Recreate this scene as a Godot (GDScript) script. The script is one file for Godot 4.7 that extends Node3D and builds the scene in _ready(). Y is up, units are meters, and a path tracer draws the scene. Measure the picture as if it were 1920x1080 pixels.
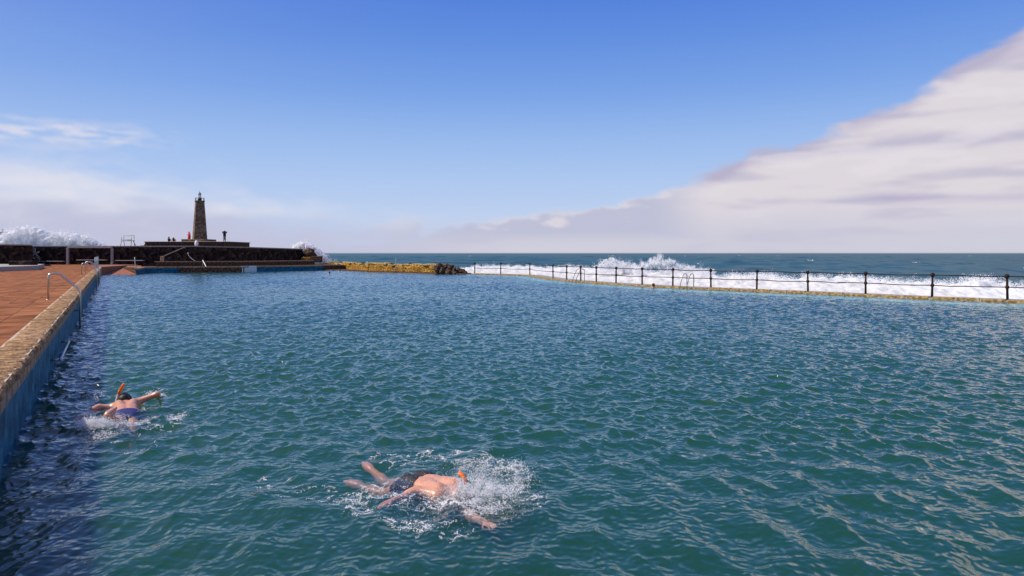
extends Node3D
# Sea-water swimming pool on a volcanic coast: x right, y up, z = -distance from the photographer; water level y = 0.

const EYE := 2.5                      # eye height above the pool water
const FOC := 1280.0                   # focal length in photo pixels (1920 wide)
const SUN_AZ := -97.0
const SUN_EL := 48.0
const DECK := 0.95                    # deck height above the water
var M := {}                           # materials
var rng := RandomNumberGenerator.new()

# ------------------------------------------------------------------ helpers
func at(px: float, py: float, d: float) -> Vector3:      # the point seen at a photo pixel, d metres away
	return Vector3((px - 960.0) / FOC * d, EYE - (py - 475.0) / FOC * d, -d)

func lin(r: float, g: float, b: float, a := 1.0) -> Color:
	var c := Color(r, g, b).linear_to_srgb()
	c.a = a
	return c

func std(r: float, g: float, b: float, rough := 0.8, metal := 0.0) -> StandardMaterial3D:
	var m := StandardMaterial3D.new()
	m.albedo_color = lin(r, g, b)
	m.roughness = rough
	m.metallic = metal
	return m

func noise(freq: float, oct := 4, kind := FastNoiseLite.TYPE_SIMPLEX_SMOOTH, s := 1) -> FastNoiseLite:
	var n := FastNoiseLite.new()
	n.noise_type = kind
	n.frequency = freq
	n.seed = s
	n.fractal_octaves = oct
	n.fractal_type = FastNoiseLite.FRACTAL_FBM if oct > 1 else FastNoiseLite.FRACTAL_NONE
	return n

func ramp_tex(n: FastNoiseLite, stops: Array, size := 512) -> ImageTexture:   # seamless noise through a colour ramp of [offset, linear colour]
	var im := n.get_seamless_image(size, size)
	im.convert(Image.FORMAT_L8)
	var lut := []
	for i in 256:
		var t := i / 255.0
		var c: Color = stops[0][1]
		for k in range(1, stops.size()):
			if t >= stops[k - 1][0]:
				var f := clampf((t - stops[k - 1][0]) / maxf(0.001, stops[k][0] - stops[k - 1][0]), 0, 1)
				c = (stops[k - 1][1] as Color).lerp(stops[k][1], f)
		lut.append(c.linear_to_srgb())
	var src := im.get_data()
	var out := PackedByteArray()
	out.resize(size * size * 3)
	for i in size * size:
		var c: Color = lut[src[i]]
		out[i * 3] = int(c.r * 255.0)
		out[i * 3 + 1] = int(c.g * 255.0)
		out[i * 3 + 2] = int(c.b * 255.0)
	return ImageTexture.create_from_image(Image.create_from_data(size, size, false, Image.FORMAT_RGB8, out))

func height_tex(n: FastNoiseLite, size := 512) -> ImageTexture:
	var im := n.get_seamless_image(size, size)
	return ImageTexture.create_from_image(im)

func textured(n: FastNoiseLite, stops: Array, per_m: float, rough: float, bump: FastNoiseLite = null, bump_cm := 0.0) -> StandardMaterial3D:
	var m := StandardMaterial3D.new()
	m.albedo_texture = ramp_tex(n, stops)
	m.roughness = rough
	m.metallic_specular = 0.2
	m.uv1_triplanar = true
	m.uv1_world_triplanar = true
	m.uv1_triplanar_sharpness = 4.0
	m.uv1_scale = Vector3.ONE * per_m
	if bump:
		m.heightmap_enabled = true
		m.heightmap_texture = height_tex(bump)
		m.heightmap_scale = bump_cm
	return m

var taken := {}
func numbered(called: String) -> String:
	taken[called] = taken.get(called, -1) + 1
	return called if taken[called] == 0 else "%s_%03d" % [called, taken[called]]

func tag(o: Node, label: String, category: String, group := "", kind := "") -> Node:
	if label: o.set_meta("label", label)
	if category: o.set_meta("category", category)
	if group: o.set_meta("group", group)
	if kind: o.set_meta("kind", kind)
	return o

func thing(called: String, where: Vector3, label: String, category: String, group := "", turn := 0.0) -> Node3D:
	var o := Node3D.new()
	o.name = numbered(called)
	o.position = where
	o.rotation.y = turn
	add_child(o)
	tag(o, label, category, group)
	return o

func obj(called: String, mesh: Mesh, mat: Material, parent: Node = self, where := Vector3.ZERO) -> MeshInstance3D:
	var o := MeshInstance3D.new()
	o.name = numbered(called) if parent == self else called
	o.mesh = mesh
	o.material_override = mat
	o.position = where
	parent.add_child(o, true)
	return o

func struct(called: String, mesh: Mesh, mat: Material, label := "") -> MeshInstance3D:
	var o := obj(called, mesh, mat)
	o.set_meta("kind", "structure")
	if label: o.set_meta("label", label)
	return o

func begin() -> SurfaceTool:
	var st := SurfaceTool.new()
	st.begin(Mesh.PRIMITIVE_TRIANGLES)
	return st

func quad(st: SurfaceTool, a: Vector3, b: Vector3, c: Vector3, d: Vector3) -> void:   # seen from its front: a, b, c, d run clockwise
	for v in [a, b, c, a, c, d]:
		st.add_vertex(v)

func done(st: SurfaceTool, smooth := false) -> ArrayMesh:
	if smooth: st.index()
	st.generate_normals()
	return st.commit()

func add_box(st: SurfaceTool, c: Vector3, s: Vector3, b := Basis(), bev := 0.0) -> void:   # bevelled box
	st.set_smooth_group(-1)
	var h := s * 0.5
	bev = minf(bev, minf(h.x, minf(h.y, h.z)) * 0.9)
	var f := func(p: Vector3) -> Vector3: return c + b * p
	for ax in 3:
		var u := (ax + 1) % 3
		var v := (ax + 2) % 3
		for sg in [-1.0, 1.0]:
			var q := []
			for k in [[-1, -1], [1, -1], [1, 1], [-1, 1]]:
				var p := Vector3.ZERO
				p[ax] = h[ax] * sg
				p[u] = (h[u] - bev) * k[0]
				p[v] = (h[v] - bev) * k[1]
				q.append(f.call(p))
			if sg > 0: q.reverse()
			quad(st, q[0], q[1], q[2], q[3])
	if bev <= 0.0: return
	for ax in 3:
		var u := (ax + 1) % 3
		var v := (ax + 2) % 3
		for su in [-1.0, 1.0]:
			for sv in [-1.0, 1.0]:
				var q := []
				for k in [[-1, 0], [1, 0], [1, 1], [-1, 1]]:
					var p := Vector3.ZERO
					p[ax] = (h[ax] - bev) * k[0]
					p[u] = (h[u] - (0.0 if k[1] == 0 else bev)) * su
					p[v] = (h[v] - (bev if k[1] == 0 else 0.0)) * sv
					q.append(f.call(p))
				if su * sv < 0: q.reverse()
				quad(st, q[0], q[1], q[2], q[3])
	for sx in [-1.0, 1.0]:
		for sy in [-1.0, 1.0]:
			for sz in [-1.0, 1.0]:
				var p := Vector3(h.x * sx, h.y * sy, h.z * sz)
				var a: Vector3 = f.call(p - Vector3(0, bev * sy, bev * sz))
				var d: Vector3 = f.call(p - Vector3(bev * sx, 0, bev * sz))
				var e: Vector3 = f.call(p - Vector3(bev * sx, bev * sy, 0))
				var tri := [a, e, d] if sx * sy * sz > 0 else [a, d, e]
				for w in tri: st.add_vertex(w)

func box_mesh(s: Vector3, bev := 0.01) -> ArrayMesh:
	var st := begin()
	add_box(st, Vector3.ZERO, s, Basis(), bev)
	return done(st)

func add_tube(st: SurfaceTool, pts: Array, radii: Variant, sides := 10, caps := true) -> void:
	st.set_smooth_group(0)
	var rings := []
	var up := Vector3.UP
	for i in pts.size():
		var t: Vector3 = (pts[mini(i + 1, pts.size() - 1)] - pts[maxi(i - 1, 0)]).normalized()
		var s := t.cross(up)
		if s.length() < 0.05: s = t.cross(Vector3.RIGHT)
		s = s.normalized()
		up = s.cross(t).normalized()
		var r: float = radii if radii is float else radii[i]
		var ring := []
		for k in sides:
			var a := TAU * k / sides
			ring.append(pts[i] + (s * cos(a) + up * sin(a)) * r)
		rings.append(ring)
	for i in range(pts.size() - 1):
		for k in sides:
			var n := (k + 1) % sides
			quad(st, rings[i][k], rings[i][n], rings[i + 1][n], rings[i + 1][k])
	if caps:
		for e in [0, pts.size() - 1]:
			for k in range(1, sides - 1):
				var tri := [rings[e][0], rings[e][k + 1], rings[e][k]]
				if e != 0: tri.reverse()
				for w in tri: st.add_vertex(w)

func tube(pts: Array, radii: Variant, sides := 10) -> ArrayMesh:
	var st := begin()
	add_tube(st, pts, radii, sides)
	return done(st)

func bent(pts: Array, r := 0.12, steps := 5) -> Array:     # rounds the corners of a path
	var out := [pts[0]]
	for i in range(1, pts.size() - 1):
		var a: Vector3 = pts[i] + (pts[i - 1] - pts[i]).limit_length(r)
		var b: Vector3 = pts[i] + (pts[i + 1] - pts[i]).limit_length(r)
		for k in steps + 1:
			var t := float(k) / steps
			out.append(a.lerp(pts[i], t).lerp((pts[i] as Vector3).lerp(b, t), t))
	out.append(pts[-1])
	return out

func lathe(prof: Array, sides := 16, flat := false) -> ArrayMesh:   # [radius, y] from bottom to top
	var st := begin()
	st.set_smooth_group(-1 if flat else 0)
	for i in range(prof.size() - 1):
		for k in sides:
			var a := TAU * k / sides
			var b := TAU * (k + 1) / sides
			var p := func(j: int, t: float) -> Vector3: return Vector3(cos(t) * prof[j][0], prof[j][1], sin(t) * prof[j][0])
			quad(st, p.call(i, a), p.call(i + 1, a), p.call(i + 1, b), p.call(i, b))
	return done(st)

func prism(poly: Array, y0: float, y1: float) -> ArrayMesh:    # upright prism over a list of Vector2(x, distance); any turn
	var p := PackedVector2Array(poly)
	if Geometry2D.is_polygon_clockwise(p): p.reverse()
	var st := begin()
	st.set_smooth_group(-1)
	var w := func(v: Vector2, y: float) -> Vector3: return Vector3(v.x, y, -v.y)
	var tri := Geometry2D.triangulate_polygon(p)
	for i in range(0, tri.size(), 3):
		var q := [p[tri[i]], p[tri[i + 1]], p[tri[i + 2]]]
		if (q[1] - q[0]).cross(q[2] - q[0]) > 0: q = [q[0], q[2], q[1]]
		for v in q: st.add_vertex(w.call(v, y1))
		for k in [0, 2, 1]: st.add_vertex(w.call(q[k], y0))
	for i in p.size():
		var a := p[i]
		var b := p[(i + 1) % p.size()]
		quad(st, w.call(a, y0), w.call(a, y1), w.call(b, y1), w.call(b, y0))
	return done(st)

func ribbon(path: Array, w0: float, w1: float) -> Array:    # polygon along a path of Vector2, from w0 to w1 to its right-hand side
	var l := []
	var r := []
	for i in path.size():
		var t: Vector2 = (path[mini(i + 1, path.size() - 1)] - path[maxi(i - 1, 0)]).normalized()
		var n := Vector2(t.y, -t.x)
		l.append(path[i] + n * w0)
		r.append(path[i] + n * w1)
	r.reverse()
	return l + r

# ------------------------------------------------------------------ light, camera, sky
func sky_image() -> Image:
	var w := 2816
	var h := 1408
	var data := PackedFloat32Array()
	data.resize(w * h * 3)
	var n1 := noise(2.2, 5, FastNoiseLite.TYPE_SIMPLEX_SMOOTH, 11)
	var n2 := noise(7.0, 5, FastNoiseLite.TYPE_SIMPLEX_SMOOTH, 23)
	var n3 := noise(1.1, 4, FastNoiseLite.TYPE_SIMPLEX_SMOOTH, 37)
	# clear air by elevation (degrees), linear colours
	var air := [[0.0, Vector3(0.52, 0.58, 0.74)], [3.0, Vector3(0.49, 0.60, 0.81)], [6.0, Vector3(0.40, 0.545, 0.82)], [9.0, Vector3(0.31, 0.475, 0.80)], [13.0, Vector3(0.19, 0.355, 0.755)], [17.0, Vector3(0.122, 0.268, 0.705)], [21.0, Vector3(0.080, 0.205, 0.665)], [35.0, Vector3(0.062, 0.160, 0.56)], [90.0, Vector3(0.045, 0.12, 0.45)]]
	# top of the cloud bank round the horizon: [azimuth, elevation]
	var bank := [[-180, 9.0], [-120, 9.0], [-80, 9.5], [-50, 7.8], [-36.9, 6.9], [-30.7, 6.2], [-23.6, 4.8], [-17.4, 3.0], [-12, 2.3], [-5, 2.7], [0, 3.2], [6, 3.7], [10.5, 4.1], [12.5, 5.0], [15, 6.0], [19, 7.5], [25.1, 9.4], [30, 11.0], [34.2, 13.5], [37, 14.7], [45, 17.5], [60, 21], [90, 23], [130, 18], [180, 9.0]]
	var sun_at := Vector3(sin(deg_to_rad(SUN_AZ)) * cos(deg_to_rad(SUN_EL)), sin(deg_to_rad(SUN_EL)), cos(deg_to_rad(SUN_AZ)) * cos(deg_to_rad(SUN_EL)))
	for j in h / 2:
		var el := (0.5 - (j + 0.5) / h) * PI
		var eld := rad_to_deg(el)
		var base := Vector3()
		for k in range(1, air.size()):
			if eld <= air[k][0]:
				var f: float = (eld - air[k - 1][0]) / (air[k][0] - air[k - 1][0])
				base = (air[k - 1][1] as Vector3).lerp(air[k][1], f)
				break
		var ce := cos(el)
		var se := sin(el)
		for i in w:
			var az := (i + 0.5) / w * TAU        # column 0 looks straight ahead
			if az > PI: az -= TAU
			var azd := rad_to_deg(az)
			var c := base
			var x := sin(az) * ce
			var z := cos(az) * ce
			var near := clampf(x * sun_at.x + se * sun_at.y + z * sun_at.z, 0.0, 1.0)      # paler air towards the sun
			c = c.lerp(Vector3(0.46, 0.50, 0.84), near * near * near * 0.75)
			if eld < 46.0:
				var top := 0.0
				for k in range(1, bank.size()):
					if azd <= bank[k][0]:
						var f: float = (azd - bank[k - 1][0]) / (bank[k][0] - bank[k - 1][0])
						top = lerpf(bank[k - 1][1], bank[k][1], f)
						break
				if eld < top + 4.0:
					var a1 := n1.get_noise_3d(x * 3.0, se * 9.0, z * 3.0)
					var a2 := n2.get_noise_3d(x * 2.2, se * 7.0, z * 2.2)
					var a3 := n3.get_noise_3d(x * 3.0, se * 24.0, z * 3.0)
					var right := smoothstep(-16.0, 2.0, azd) * (1.0 - smoothstep(150.0, 178.0, azd))
					var high := right * smoothstep(11.0, 17.0, azd)          # the tall bank, as against the low one on the horizon
					var depth := (top - eld) + (a1 * 0.75 + a2 * 0.55) * lerpf(2.4, lerpf(1.3, 1.05, high), right)
					var soft := lerpf(5.5, lerpf(0.7, 0.9, high), right)
					var cover := smoothstep(-soft * 0.35, soft * 0.65, depth) * lerpf(0.92, 1.0, right)
					var pale := Vector3(0.685, 0.64, 0.69)
					var fold := Vector3(0.455, 0.43, 0.575)
					var rim := smoothstep(1.5 + a2, 0.0, depth) * (0.75 + a1)
					var band := exp(-pow((eld - 7.9 - a1 * 0.7) / (0.55 + 0.2 * a2), 2.0)) * smoothstep(15.0, 22.0, azd) * smoothstep(75.0, 55.0, azd) * 0.75
					band += exp(-pow((eld - 4.0 - a1 * 0.4 + 0.012 * (azd - 30.0)) / 0.28, 2.0)) * smoothstep(19.0, 31.0, azd) * smoothstep(75.0, 55.0, azd) * 0.55
					var dark := clampf(rim * high * 1.1 + band + smoothstep(0.05, 0.5, a3 + a1 * 0.3) * 0.6, 0.0, 1.0)
					var body := pale.lerp(fold, dark)
					body = body.lerp(Vector3(0.75, 0.715, 0.755), smoothstep(0.10, 0.45, -a3 + a2 * 0.4) * 0.5)
					body = body.lerp(Vector3(0.545, 0.55, 0.665), smoothstep(4.4, 1.2, eld + a1 * 0.8) * 0.75)
					var low := Vector3(0.66, 0.63, 0.69).lerp(Vector3(0.485, 0.50, 0.64), smoothstep(0.10, 0.9, depth + a2 * 0.8))
					body = body.lerp(Vector3(0.56, 0.565, 0.67), smoothstep(15.0, 24.0, eld) * 0.8)
					body = low.lerp(body, maxf(high, smoothstep(2.0, 0.8, eld)))
					var left := Vector3(0.72, 0.715, 0.79).lerp(Vector3(0.50, 0.51, 0.66), smoothstep(4.6, 1.8, eld + a1 * 1.6 + a3))
					body = left.lerp(body, right)
					c = c.lerp(body, cover)
				# a thin high wisp on the left
				var wv := exp(-pow((eld - 8.3 - 0.02 * (azd + 37.0)) / 0.75, 2.0)) * smoothstep(-24.0, -33.0, azd) * smoothstep(-75.0, -55.0, azd)
				if wv > 0.02:
					var q := n2.get_noise_3d(x * 3.0, se * 16.0, z * 3.0)
					c = c.lerp(Vector3(0.72, 0.70, 0.78), clampf(wv * (0.35 + q * 1.5), 0.0, 0.7))
			var o := (j * w + i) * 3
			data[o] = c.x
			data[o + 1] = c.y
			data[o + 2] = c.z
	for j in range(h / 2, h):
		for i in w:
			var o := (j * w + i) * 3
			data[o] = 0.20
			data[o + 1] = 0.26
			data[o + 2] = 0.33
	return Image.create_from_data(w, h, false, Image.FORMAT_RGBF, data.to_byte_array())

func light_and_camera() -> void:
	var cam := Camera3D.new()
	cam.name = "camera"
	cam.position = Vector3(0, EYE, 0)
	cam.near = 0.1
	cam.far = 60000.0
	cam.projection = Camera3D.PROJECTION_FRUSTUM       # level lens, shifted down a little so that the horizon stands above the middle
	cam.size = 1080.0 / FOC * cam.near
	cam.frustum_offset = Vector2(0, -65.0 / FOC * cam.near)
	add_child(cam)
	cam.current = true
	var sun := DirectionalLight3D.new()
	sun.name = "sun"
	sun.light_energy = 1.6
	sun.light_color = Color(1.0, 0.955, 0.88)
	sun.light_angular_distance = 0.53
	sun.shadow_enabled = true
	var az := deg_to_rad(SUN_AZ)
	var el := deg_to_rad(SUN_EL)
	var s := Vector3(sin(az) * cos(el), sin(el), -cos(az) * cos(el))
	add_child(sun)
	sun.look_at_from_position(s * 100.0, Vector3.ZERO, Vector3.UP)
	var sm := PanoramaSkyMaterial.new()
	sm.panorama = ImageTexture.create_from_image(sky_image())
	var sky := Sky.new()
	sky.sky_material = sm
	var e := Environment.new()
	e.background_mode = Environment.BG_SKY
	e.sky = sky
	e.background_energy_multiplier = 0.92
	e.tonemap_mode = Environment.TONE_MAPPER_LINEAR
	e.tonemap_exposure = 1.15
	e.volumetric_fog_enabled = true          # only for the murk under the pool's surface
	e.volumetric_fog_density = 0.0
	e.sdfgi_enabled = true
	e.ssao_enabled = true
	e.ssil_enabled = true
	var we := WorldEnvironment.new()
	we.name = "world_environment"
	we.environment = e
	add_child(we)

# ------------------------------------------------------------------ water
class Tile:                             # a periodic patch of wind waves: height and the sideways pull that sharpens crests
	var n := 0
	var size := 1.0
	var hh := PackedFloat32Array()
	var dx := PackedFloat32Array()
	var dz := PackedFloat32Array()
	func _init(n_: int, size_: float, waves: Array) -> void:    # waves: [kx, kz (whole numbers), amplitude, phase]
		n = n_
		size = size_
		hh.resize(n * n)
		dx.resize(n * n)
		dz.resize(n * n)
		for wv in waves:
			var kx: int = wv[0]
			var kz: int = wv[1]
			var a: float = wv[2]
			var kk := sqrt(float(kx * kx + kz * kz))
			var ux := kx / kk * a
			var uz := kz / kk * a
			var cs := PackedFloat32Array()
			var sn := PackedFloat32Array()
			cs.resize(n)
			sn.resize(n)
			for i in n:
				cs[i] = cos(TAU * kx * i / n + wv[3])
				sn[i] = sin(TAU * kx * i / n + wv[3])
			for j in n:
				var cb := cos(TAU * kz * j / n)
				var sb := sin(TAU * kz * j / n)
				var o := j * n
				for i in n:
					var c := cs[i] * cb - sn[i] * sb
					var s := sn[i] * cb + cs[i] * sb
					hh[o] += a * c
					dx[o] -= 1.2 * ux * s
					dz[o] -= 1.2 * uz * s
					o += 1
	func put(x: float, z: float) -> Vector3:       # (pull x, height, pull z), bilinear
		var fx := fposmod(x / size, 1.0) * n
		var fz := fposmod(z / size, 1.0) * n
		var i := int(fx)
		var j := int(fz)
		var u := fx - i
		var v := fz - j
		i = i % n
		j = j % n
		var i2 := (i + 1) % n
		var j2 := (j + 1) % n
		var a := j * n + i
		var b := j * n + i2
		var c := j2 * n + i
		var d := j2 * n + i2
		var wa := (1 - u) * (1 - v)
		var wb := u * (1 - v)
		var wc := (1 - u) * v
		var wd := u * v
		return Vector3(dx[a] * wa + dx[b] * wb + dx[c] * wc + dx[d] * wd, hh[a] * wa + hh[b] * wb + hh[c] * wc + hh[d] * wd, dz[a] * wa + dz[b] * wb + dz[c] * wc + dz[d] * wd)

func wave_set(size: float, count: int, lmin: float, lmax: float, headings: Array, steep: float, s: int) -> Array:   # headings: [direction in degrees (0 = +x, 90 = towards the camera), spread, weight]
	var r := RandomNumberGenerator.new()
	r.seed = s
	var out := []
	var total := 0.0
	for h in headings: total += h[2]
	for i in count:
		var l := lmin * pow(lmax / lmin, (i + r.randf()) / count)
		var pick := r.randf() * total
		var hd: Array = headings[0]
		for h in headings:
			if pick <= h[2]:
				hd = h
				break
			pick -= h[2]
		var a := deg_to_rad(hd[0] + r.randfn() * hd[1])
		var k := size / l
		var kx := int(round(k * cos(a)))
		var kz := int(round(k * sin(a)))
		if kx == 0 and kz == 0: continue
		var ll := size / sqrt(float(kx * kx + kz * kz))
		out.append([kx, kz, steep * ll / TAU / sqrt(float(count)), r.randf() * TAU])
	return out

func spaced(from: float, to: float, parts: Array) -> PackedFloat32Array:     # grid lines: [up to, spacing at its end]; the spacing changes smoothly
	var out := PackedFloat32Array([from])
	var x := from
	var step: float = parts[0][1]
	for p in parts:
		var x0 := x
		var s0 := step
		while x < p[0] and x < to:
			step = lerpf(s0, p[1], clampf((x - x0) / maxf(0.01, p[0] - x0), 0, 1))
			x += step
			out.append(x)
	return out

func water_sheet(xs: PackedFloat32Array, ds: PackedFloat32Array, tiles: Array, level: float, inside: Callable, uv_size: float, span: Variant = null) -> ArrayMesh:   # tiles: [tile, amount, shortest wavelength]
	var nx := xs.size()
	var nd := ds.size()
	var pos := PackedVector3Array()
	var nor := PackedVector3Array()
	var uv := PackedVector2Array()
	pos.resize(nx * nd)
	nor.resize(nx * nd)
	uv.resize(nx * nd)
	var gusts := noise(0.07, 3, FastNoiseLite.TYPE_SIMPLEX_SMOOTH, 19)
	var o := 0
	for j in nd:
		var d := ds[j]
		var sd := ds[mini(j + 1, nd - 1)] - ds[maxi(j - 1, 0)]
		var amounts := []
		for t in tiles:
			amounts.append(t[1] * clampf(1.45 - 0.5 * sd / t[2], 0.6 if t[2] < 0.2 else 1.0, 1.0))
		var reach: Vector2 = span.call(d) if span != null else Vector2(-1e9, 1e9)
		for i in nx:
			var x := xs[i]
			var p := Vector3(x, level, -d)
			if x < reach.x or x > reach.y:
				pos[o] = p
				o += 1
				continue
			var gust := 1.0 + 0.45 * gusts.get_noise_2d(x, d * 0.7)
			for k in tiles.size():
				if amounts[k] > 0.0:
					p += (tiles[k][0] as Tile).put(x, -d) * amounts[k] * gust
			pos[o] = p
			uv[o] = Vector2(x, -d) / uv_size
			o += 1
	o = 0
	for j in nd:
		for i in nx:
			var a := pos[j * nx + mini(i + 1, nx - 1)] - pos[j * nx + maxi(i - 1, 0)]
			var b := pos[mini(j + 1, nd - 1) * nx + i] - pos[maxi(j - 1, 0) * nx + i]
			nor[o] = a.cross(b).normalized()
			o += 1
	var idx := PackedInt32Array()
	for j in nd - 1:
		var reach: Vector2 = span.call(ds[j]) if span != null else Vector2(-1e9, 1e9)
		for i in nx - 1:
			if xs[i] < reach.x or xs[i + 1] > reach.y: continue
			if inside.call((xs[i] + xs[i + 1]) * 0.5, (ds[j] + ds[j + 1]) * 0.5):
				var a := j * nx + i
				idx.append_array([a, a + nx, a + nx + 1, a, a + nx + 1, a + 1])
	var arr := []
	arr.resize(Mesh.ARRAY_MAX)
	arr[Mesh.ARRAY_VERTEX] = pos
	arr[Mesh.ARRAY_NORMAL] = nor
	arr[Mesh.ARRAY_TEX_UV] = uv
	arr[Mesh.ARRAY_INDEX] = idx
	var am := ArrayMesh.new()
	am.add_surface_from_arrays(Mesh.PRIMITIVE_TRIANGLES, arr)
	return am

var pool_poly := PackedVector2Array()
var wall_path := []                     # posts of the sea-side railing, Vector2(x, distance)
func wall_x(d: float) -> float:         # water side of the deck wall
	return -1.30 - 0.585 * d

func plan() -> void:
	for q in [[1889, 560.8], [1747.5, 555.8], [1623, 550.3], [1515, 545.9], [1419, 542], [1333, 538.8], [1261.5, 535.8], [1204, 533], [1155, 530.3], [1118, 528], [1089, 526], [1062.5, 523.8], [1037, 521.3], [993.5, 515], [938.8, 513], [890.2, 512]]:
		var d: float = FOC * (EYE - 0.15) / (q[1] - 475.0)
		wall_path.append(Vector2((q[0] - 960.0) / FOC * d, d))
	for k in 3: wall_path.push_front(wall_path[0] + Vector2(2.5, -2.15))
	var inner := ribbon(wall_path, 0, -0.42).slice(wall_path.size())      # far to near
	var poly := [Vector2(wall_x(1.0), 1.0), Vector2(wall_x(80.0), 80.0), Vector2(-44.2, 80.6), Vector2(-46.5, 86.5), Vector2(-44.0, 90), Vector2(-36.2, 92), Vector2(-35.4, 94.5), Vector2(-28.0, 101), Vector2(-19.6, 93.5), Vector2(-9.6, 88)]
	poly.append_array(inner)
	poly.append_array([Vector2(46, 22), Vector2(46, 1.0)])
	pool_poly = PackedVector2Array(poly)

var t1: Tile
var t2: Tile
func surface_y(x: float, d: float) -> float:      # height of the pool water
	return t1.put(x, -d).y + t2.put(x, -d).y

func pool_water() -> void:
	t1 = Tile.new(384, 19.0, wave_set(19.0, 50, 0.28, 0.98, [[-18, 22, 1.3], [70, 28, 1.0], [150, 40, 0.15]], 0.235, 5))
	t2 = Tile.new(272, 4.9, wave_set(4.9, 44, 0.125, 0.33, [[-20, 30, 1.2], [75, 34, 1.0]], 0.335, 9))
	var xs := PackedFloat32Array()
	for v in spaced(0.0, 60.0, [[4.0, 0.034], [12.0, 0.07], [60.0, 0.28]]):
		xs.append(v)
		if v > 0: xs.insert(0, -v)
	var ds := spaced(0.9, 102.0, [[4.4, 0.2], [4.6, 0.028], [10.0, 0.030], [20.0, 0.055], [40.0, 0.12], [102.0, 0.25]])
	var grown := PackedVector2Array(Geometry2D.offset_polygon(pool_poly, 0.12)[0])
	var inside := func(x: float, d: float) -> bool: return Geometry2D.is_point_in_polygon(Vector2(x, d), grown)
	var span := func(d: float) -> Vector2:            # how far the pool reaches to the left and right at a distance
		var lo := 1e9
		var hi := -1e9
		for i in grown.size():
			var a := grown[i]
			var b := grown[(i + 1) % grown.size()]
			if minf(a.y, b.y) <= d + 0.5 and maxf(a.y, b.y) >= d - 0.5:
				var t0 := clampf((d - 0.5 - a.y) / (b.y - a.y), 0, 1) if absf(b.y - a.y) > 0.001 else 0.0
				var t1_ := clampf((d + 0.5 - a.y) / (b.y - a.y), 0, 1) if absf(b.y - a.y) > 0.001 else 1.0
				lo = minf(lo, minf(lerpf(a.x, b.x, t0), lerpf(a.x, b.x, t1_)))
				hi = maxf(hi, maxf(lerpf(a.x, b.x, t0), lerpf(a.x, b.x, t1_)))
		return Vector2(lo - 0.6, hi + 0.6)
	var m := StandardMaterial3D.new()
	m.resource_name = "pool_water"
	m.albedo_color = lin(0.004, 0.035, 0.022, 0.12)
	m.roughness = 0.07
	m.transparency = BaseMaterial3D.TRANSPARENCY_ALPHA
	m.metallic_specular = 0.5
	m.normal_enabled = true
	var rip := Tile.new(256, 2.45, wave_set(2.45, 36, 0.055, 0.20, [[-20, 34, 1.2], [75, 38, 1.0]], 0.30, 17))     # the finest ripples, as a normal map
	var px := PackedByteArray()
	px.resize(256 * 256 * 3)
	var per := 256.0 / 2.45 * 0.5
	for y in 256:
		for x in 256:
			var gx := (rip.hh[y * 256 + (x + 1) % 256] - rip.hh[y * 256 + (x + 255) % 256]) * per
			var gz := (rip.hh[((y + 1) % 256) * 256 + x] - rip.hh[((y + 255) % 256) * 256 + x]) * per
			var v := Vector3(-gx, gz, 1.0).normalized()
			var o := (y * 256 + x) * 3
			px[o] = int((v.x * 0.5 + 0.5) * 255.0)
			px[o + 1] = int((v.y * 0.5 + 0.5) * 255.0)
			px[o + 2] = int((v.z * 0.5 + 0.5) * 255.0)
	m.normal_texture = ImageTexture.create_from_image(Image.create_from_data(256, 256, false, Image.FORMAT_RGB8, px))
	m.normal_scale = 0.65
	M.water = m
	struct("pool_water", water_sheet(xs, ds, [[t1, 1.0, 0.34], [t2, 1.0, 0.125]], 0.0, inside, 2.45, span), m)
	M.floor = textured(noise(0.01, 4, FastNoiseLite.TYPE_SIMPLEX_SMOOTH, 77), [[0.3, Color(0.008, 0.105, 0.088)], [0.7, Color(0.022, 0.165, 0.120)]], 0.05, 0.9)
	var big := PackedVector2Array(Geometry2D.offset_polygon(pool_poly, 0.3)[0])
	var fog := FogVolume.new()
	fog.name = "pool_murk"
	fog.shape = RenderingServer.FOG_VOLUME_SHAPE_BOX
	fog.size = Vector3(87, 2.15, 106)
	fog.position = Vector3(-16.5, -2.15 / 2 - 0.10, -54)
	var fmat := FogMaterial.new()
	fmat.albedo = lin(0.045, 0.265, 0.135)
	fmat.density = 1.7
	fog.material = fmat
	fog.set_meta("kind", "stuff")
	fog.set_meta("label", "greenish murk of the pool's sea water")
	fog.set_meta("category", "water")
	add_child(fog)
	struct("pool_floor", prism(Array(big), -2.6, -2.2), M.floor)


# ------------------------------------------------------------------ pool surround
const U2 := Vector2(-0.505, 0.863)      # along the deck wall, away from the camera
func deck_frame() -> Transform3D:       # local x along the wall, y up, z towards the water
	return Transform3D(Basis(Vector3(U2.x, 0, -U2.y), Vector3.UP, Vector3(U2.y, 0, U2.x)), Vector3(-1.30, 0, 0))
func along(s: float, t: float) -> Vector2:     # (x, distance) of a place s along the wall and t towards the water
	return Vector2(-1.30, 0) + U2 * s + Vector2(U2.y, -U2.x) * t

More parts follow.
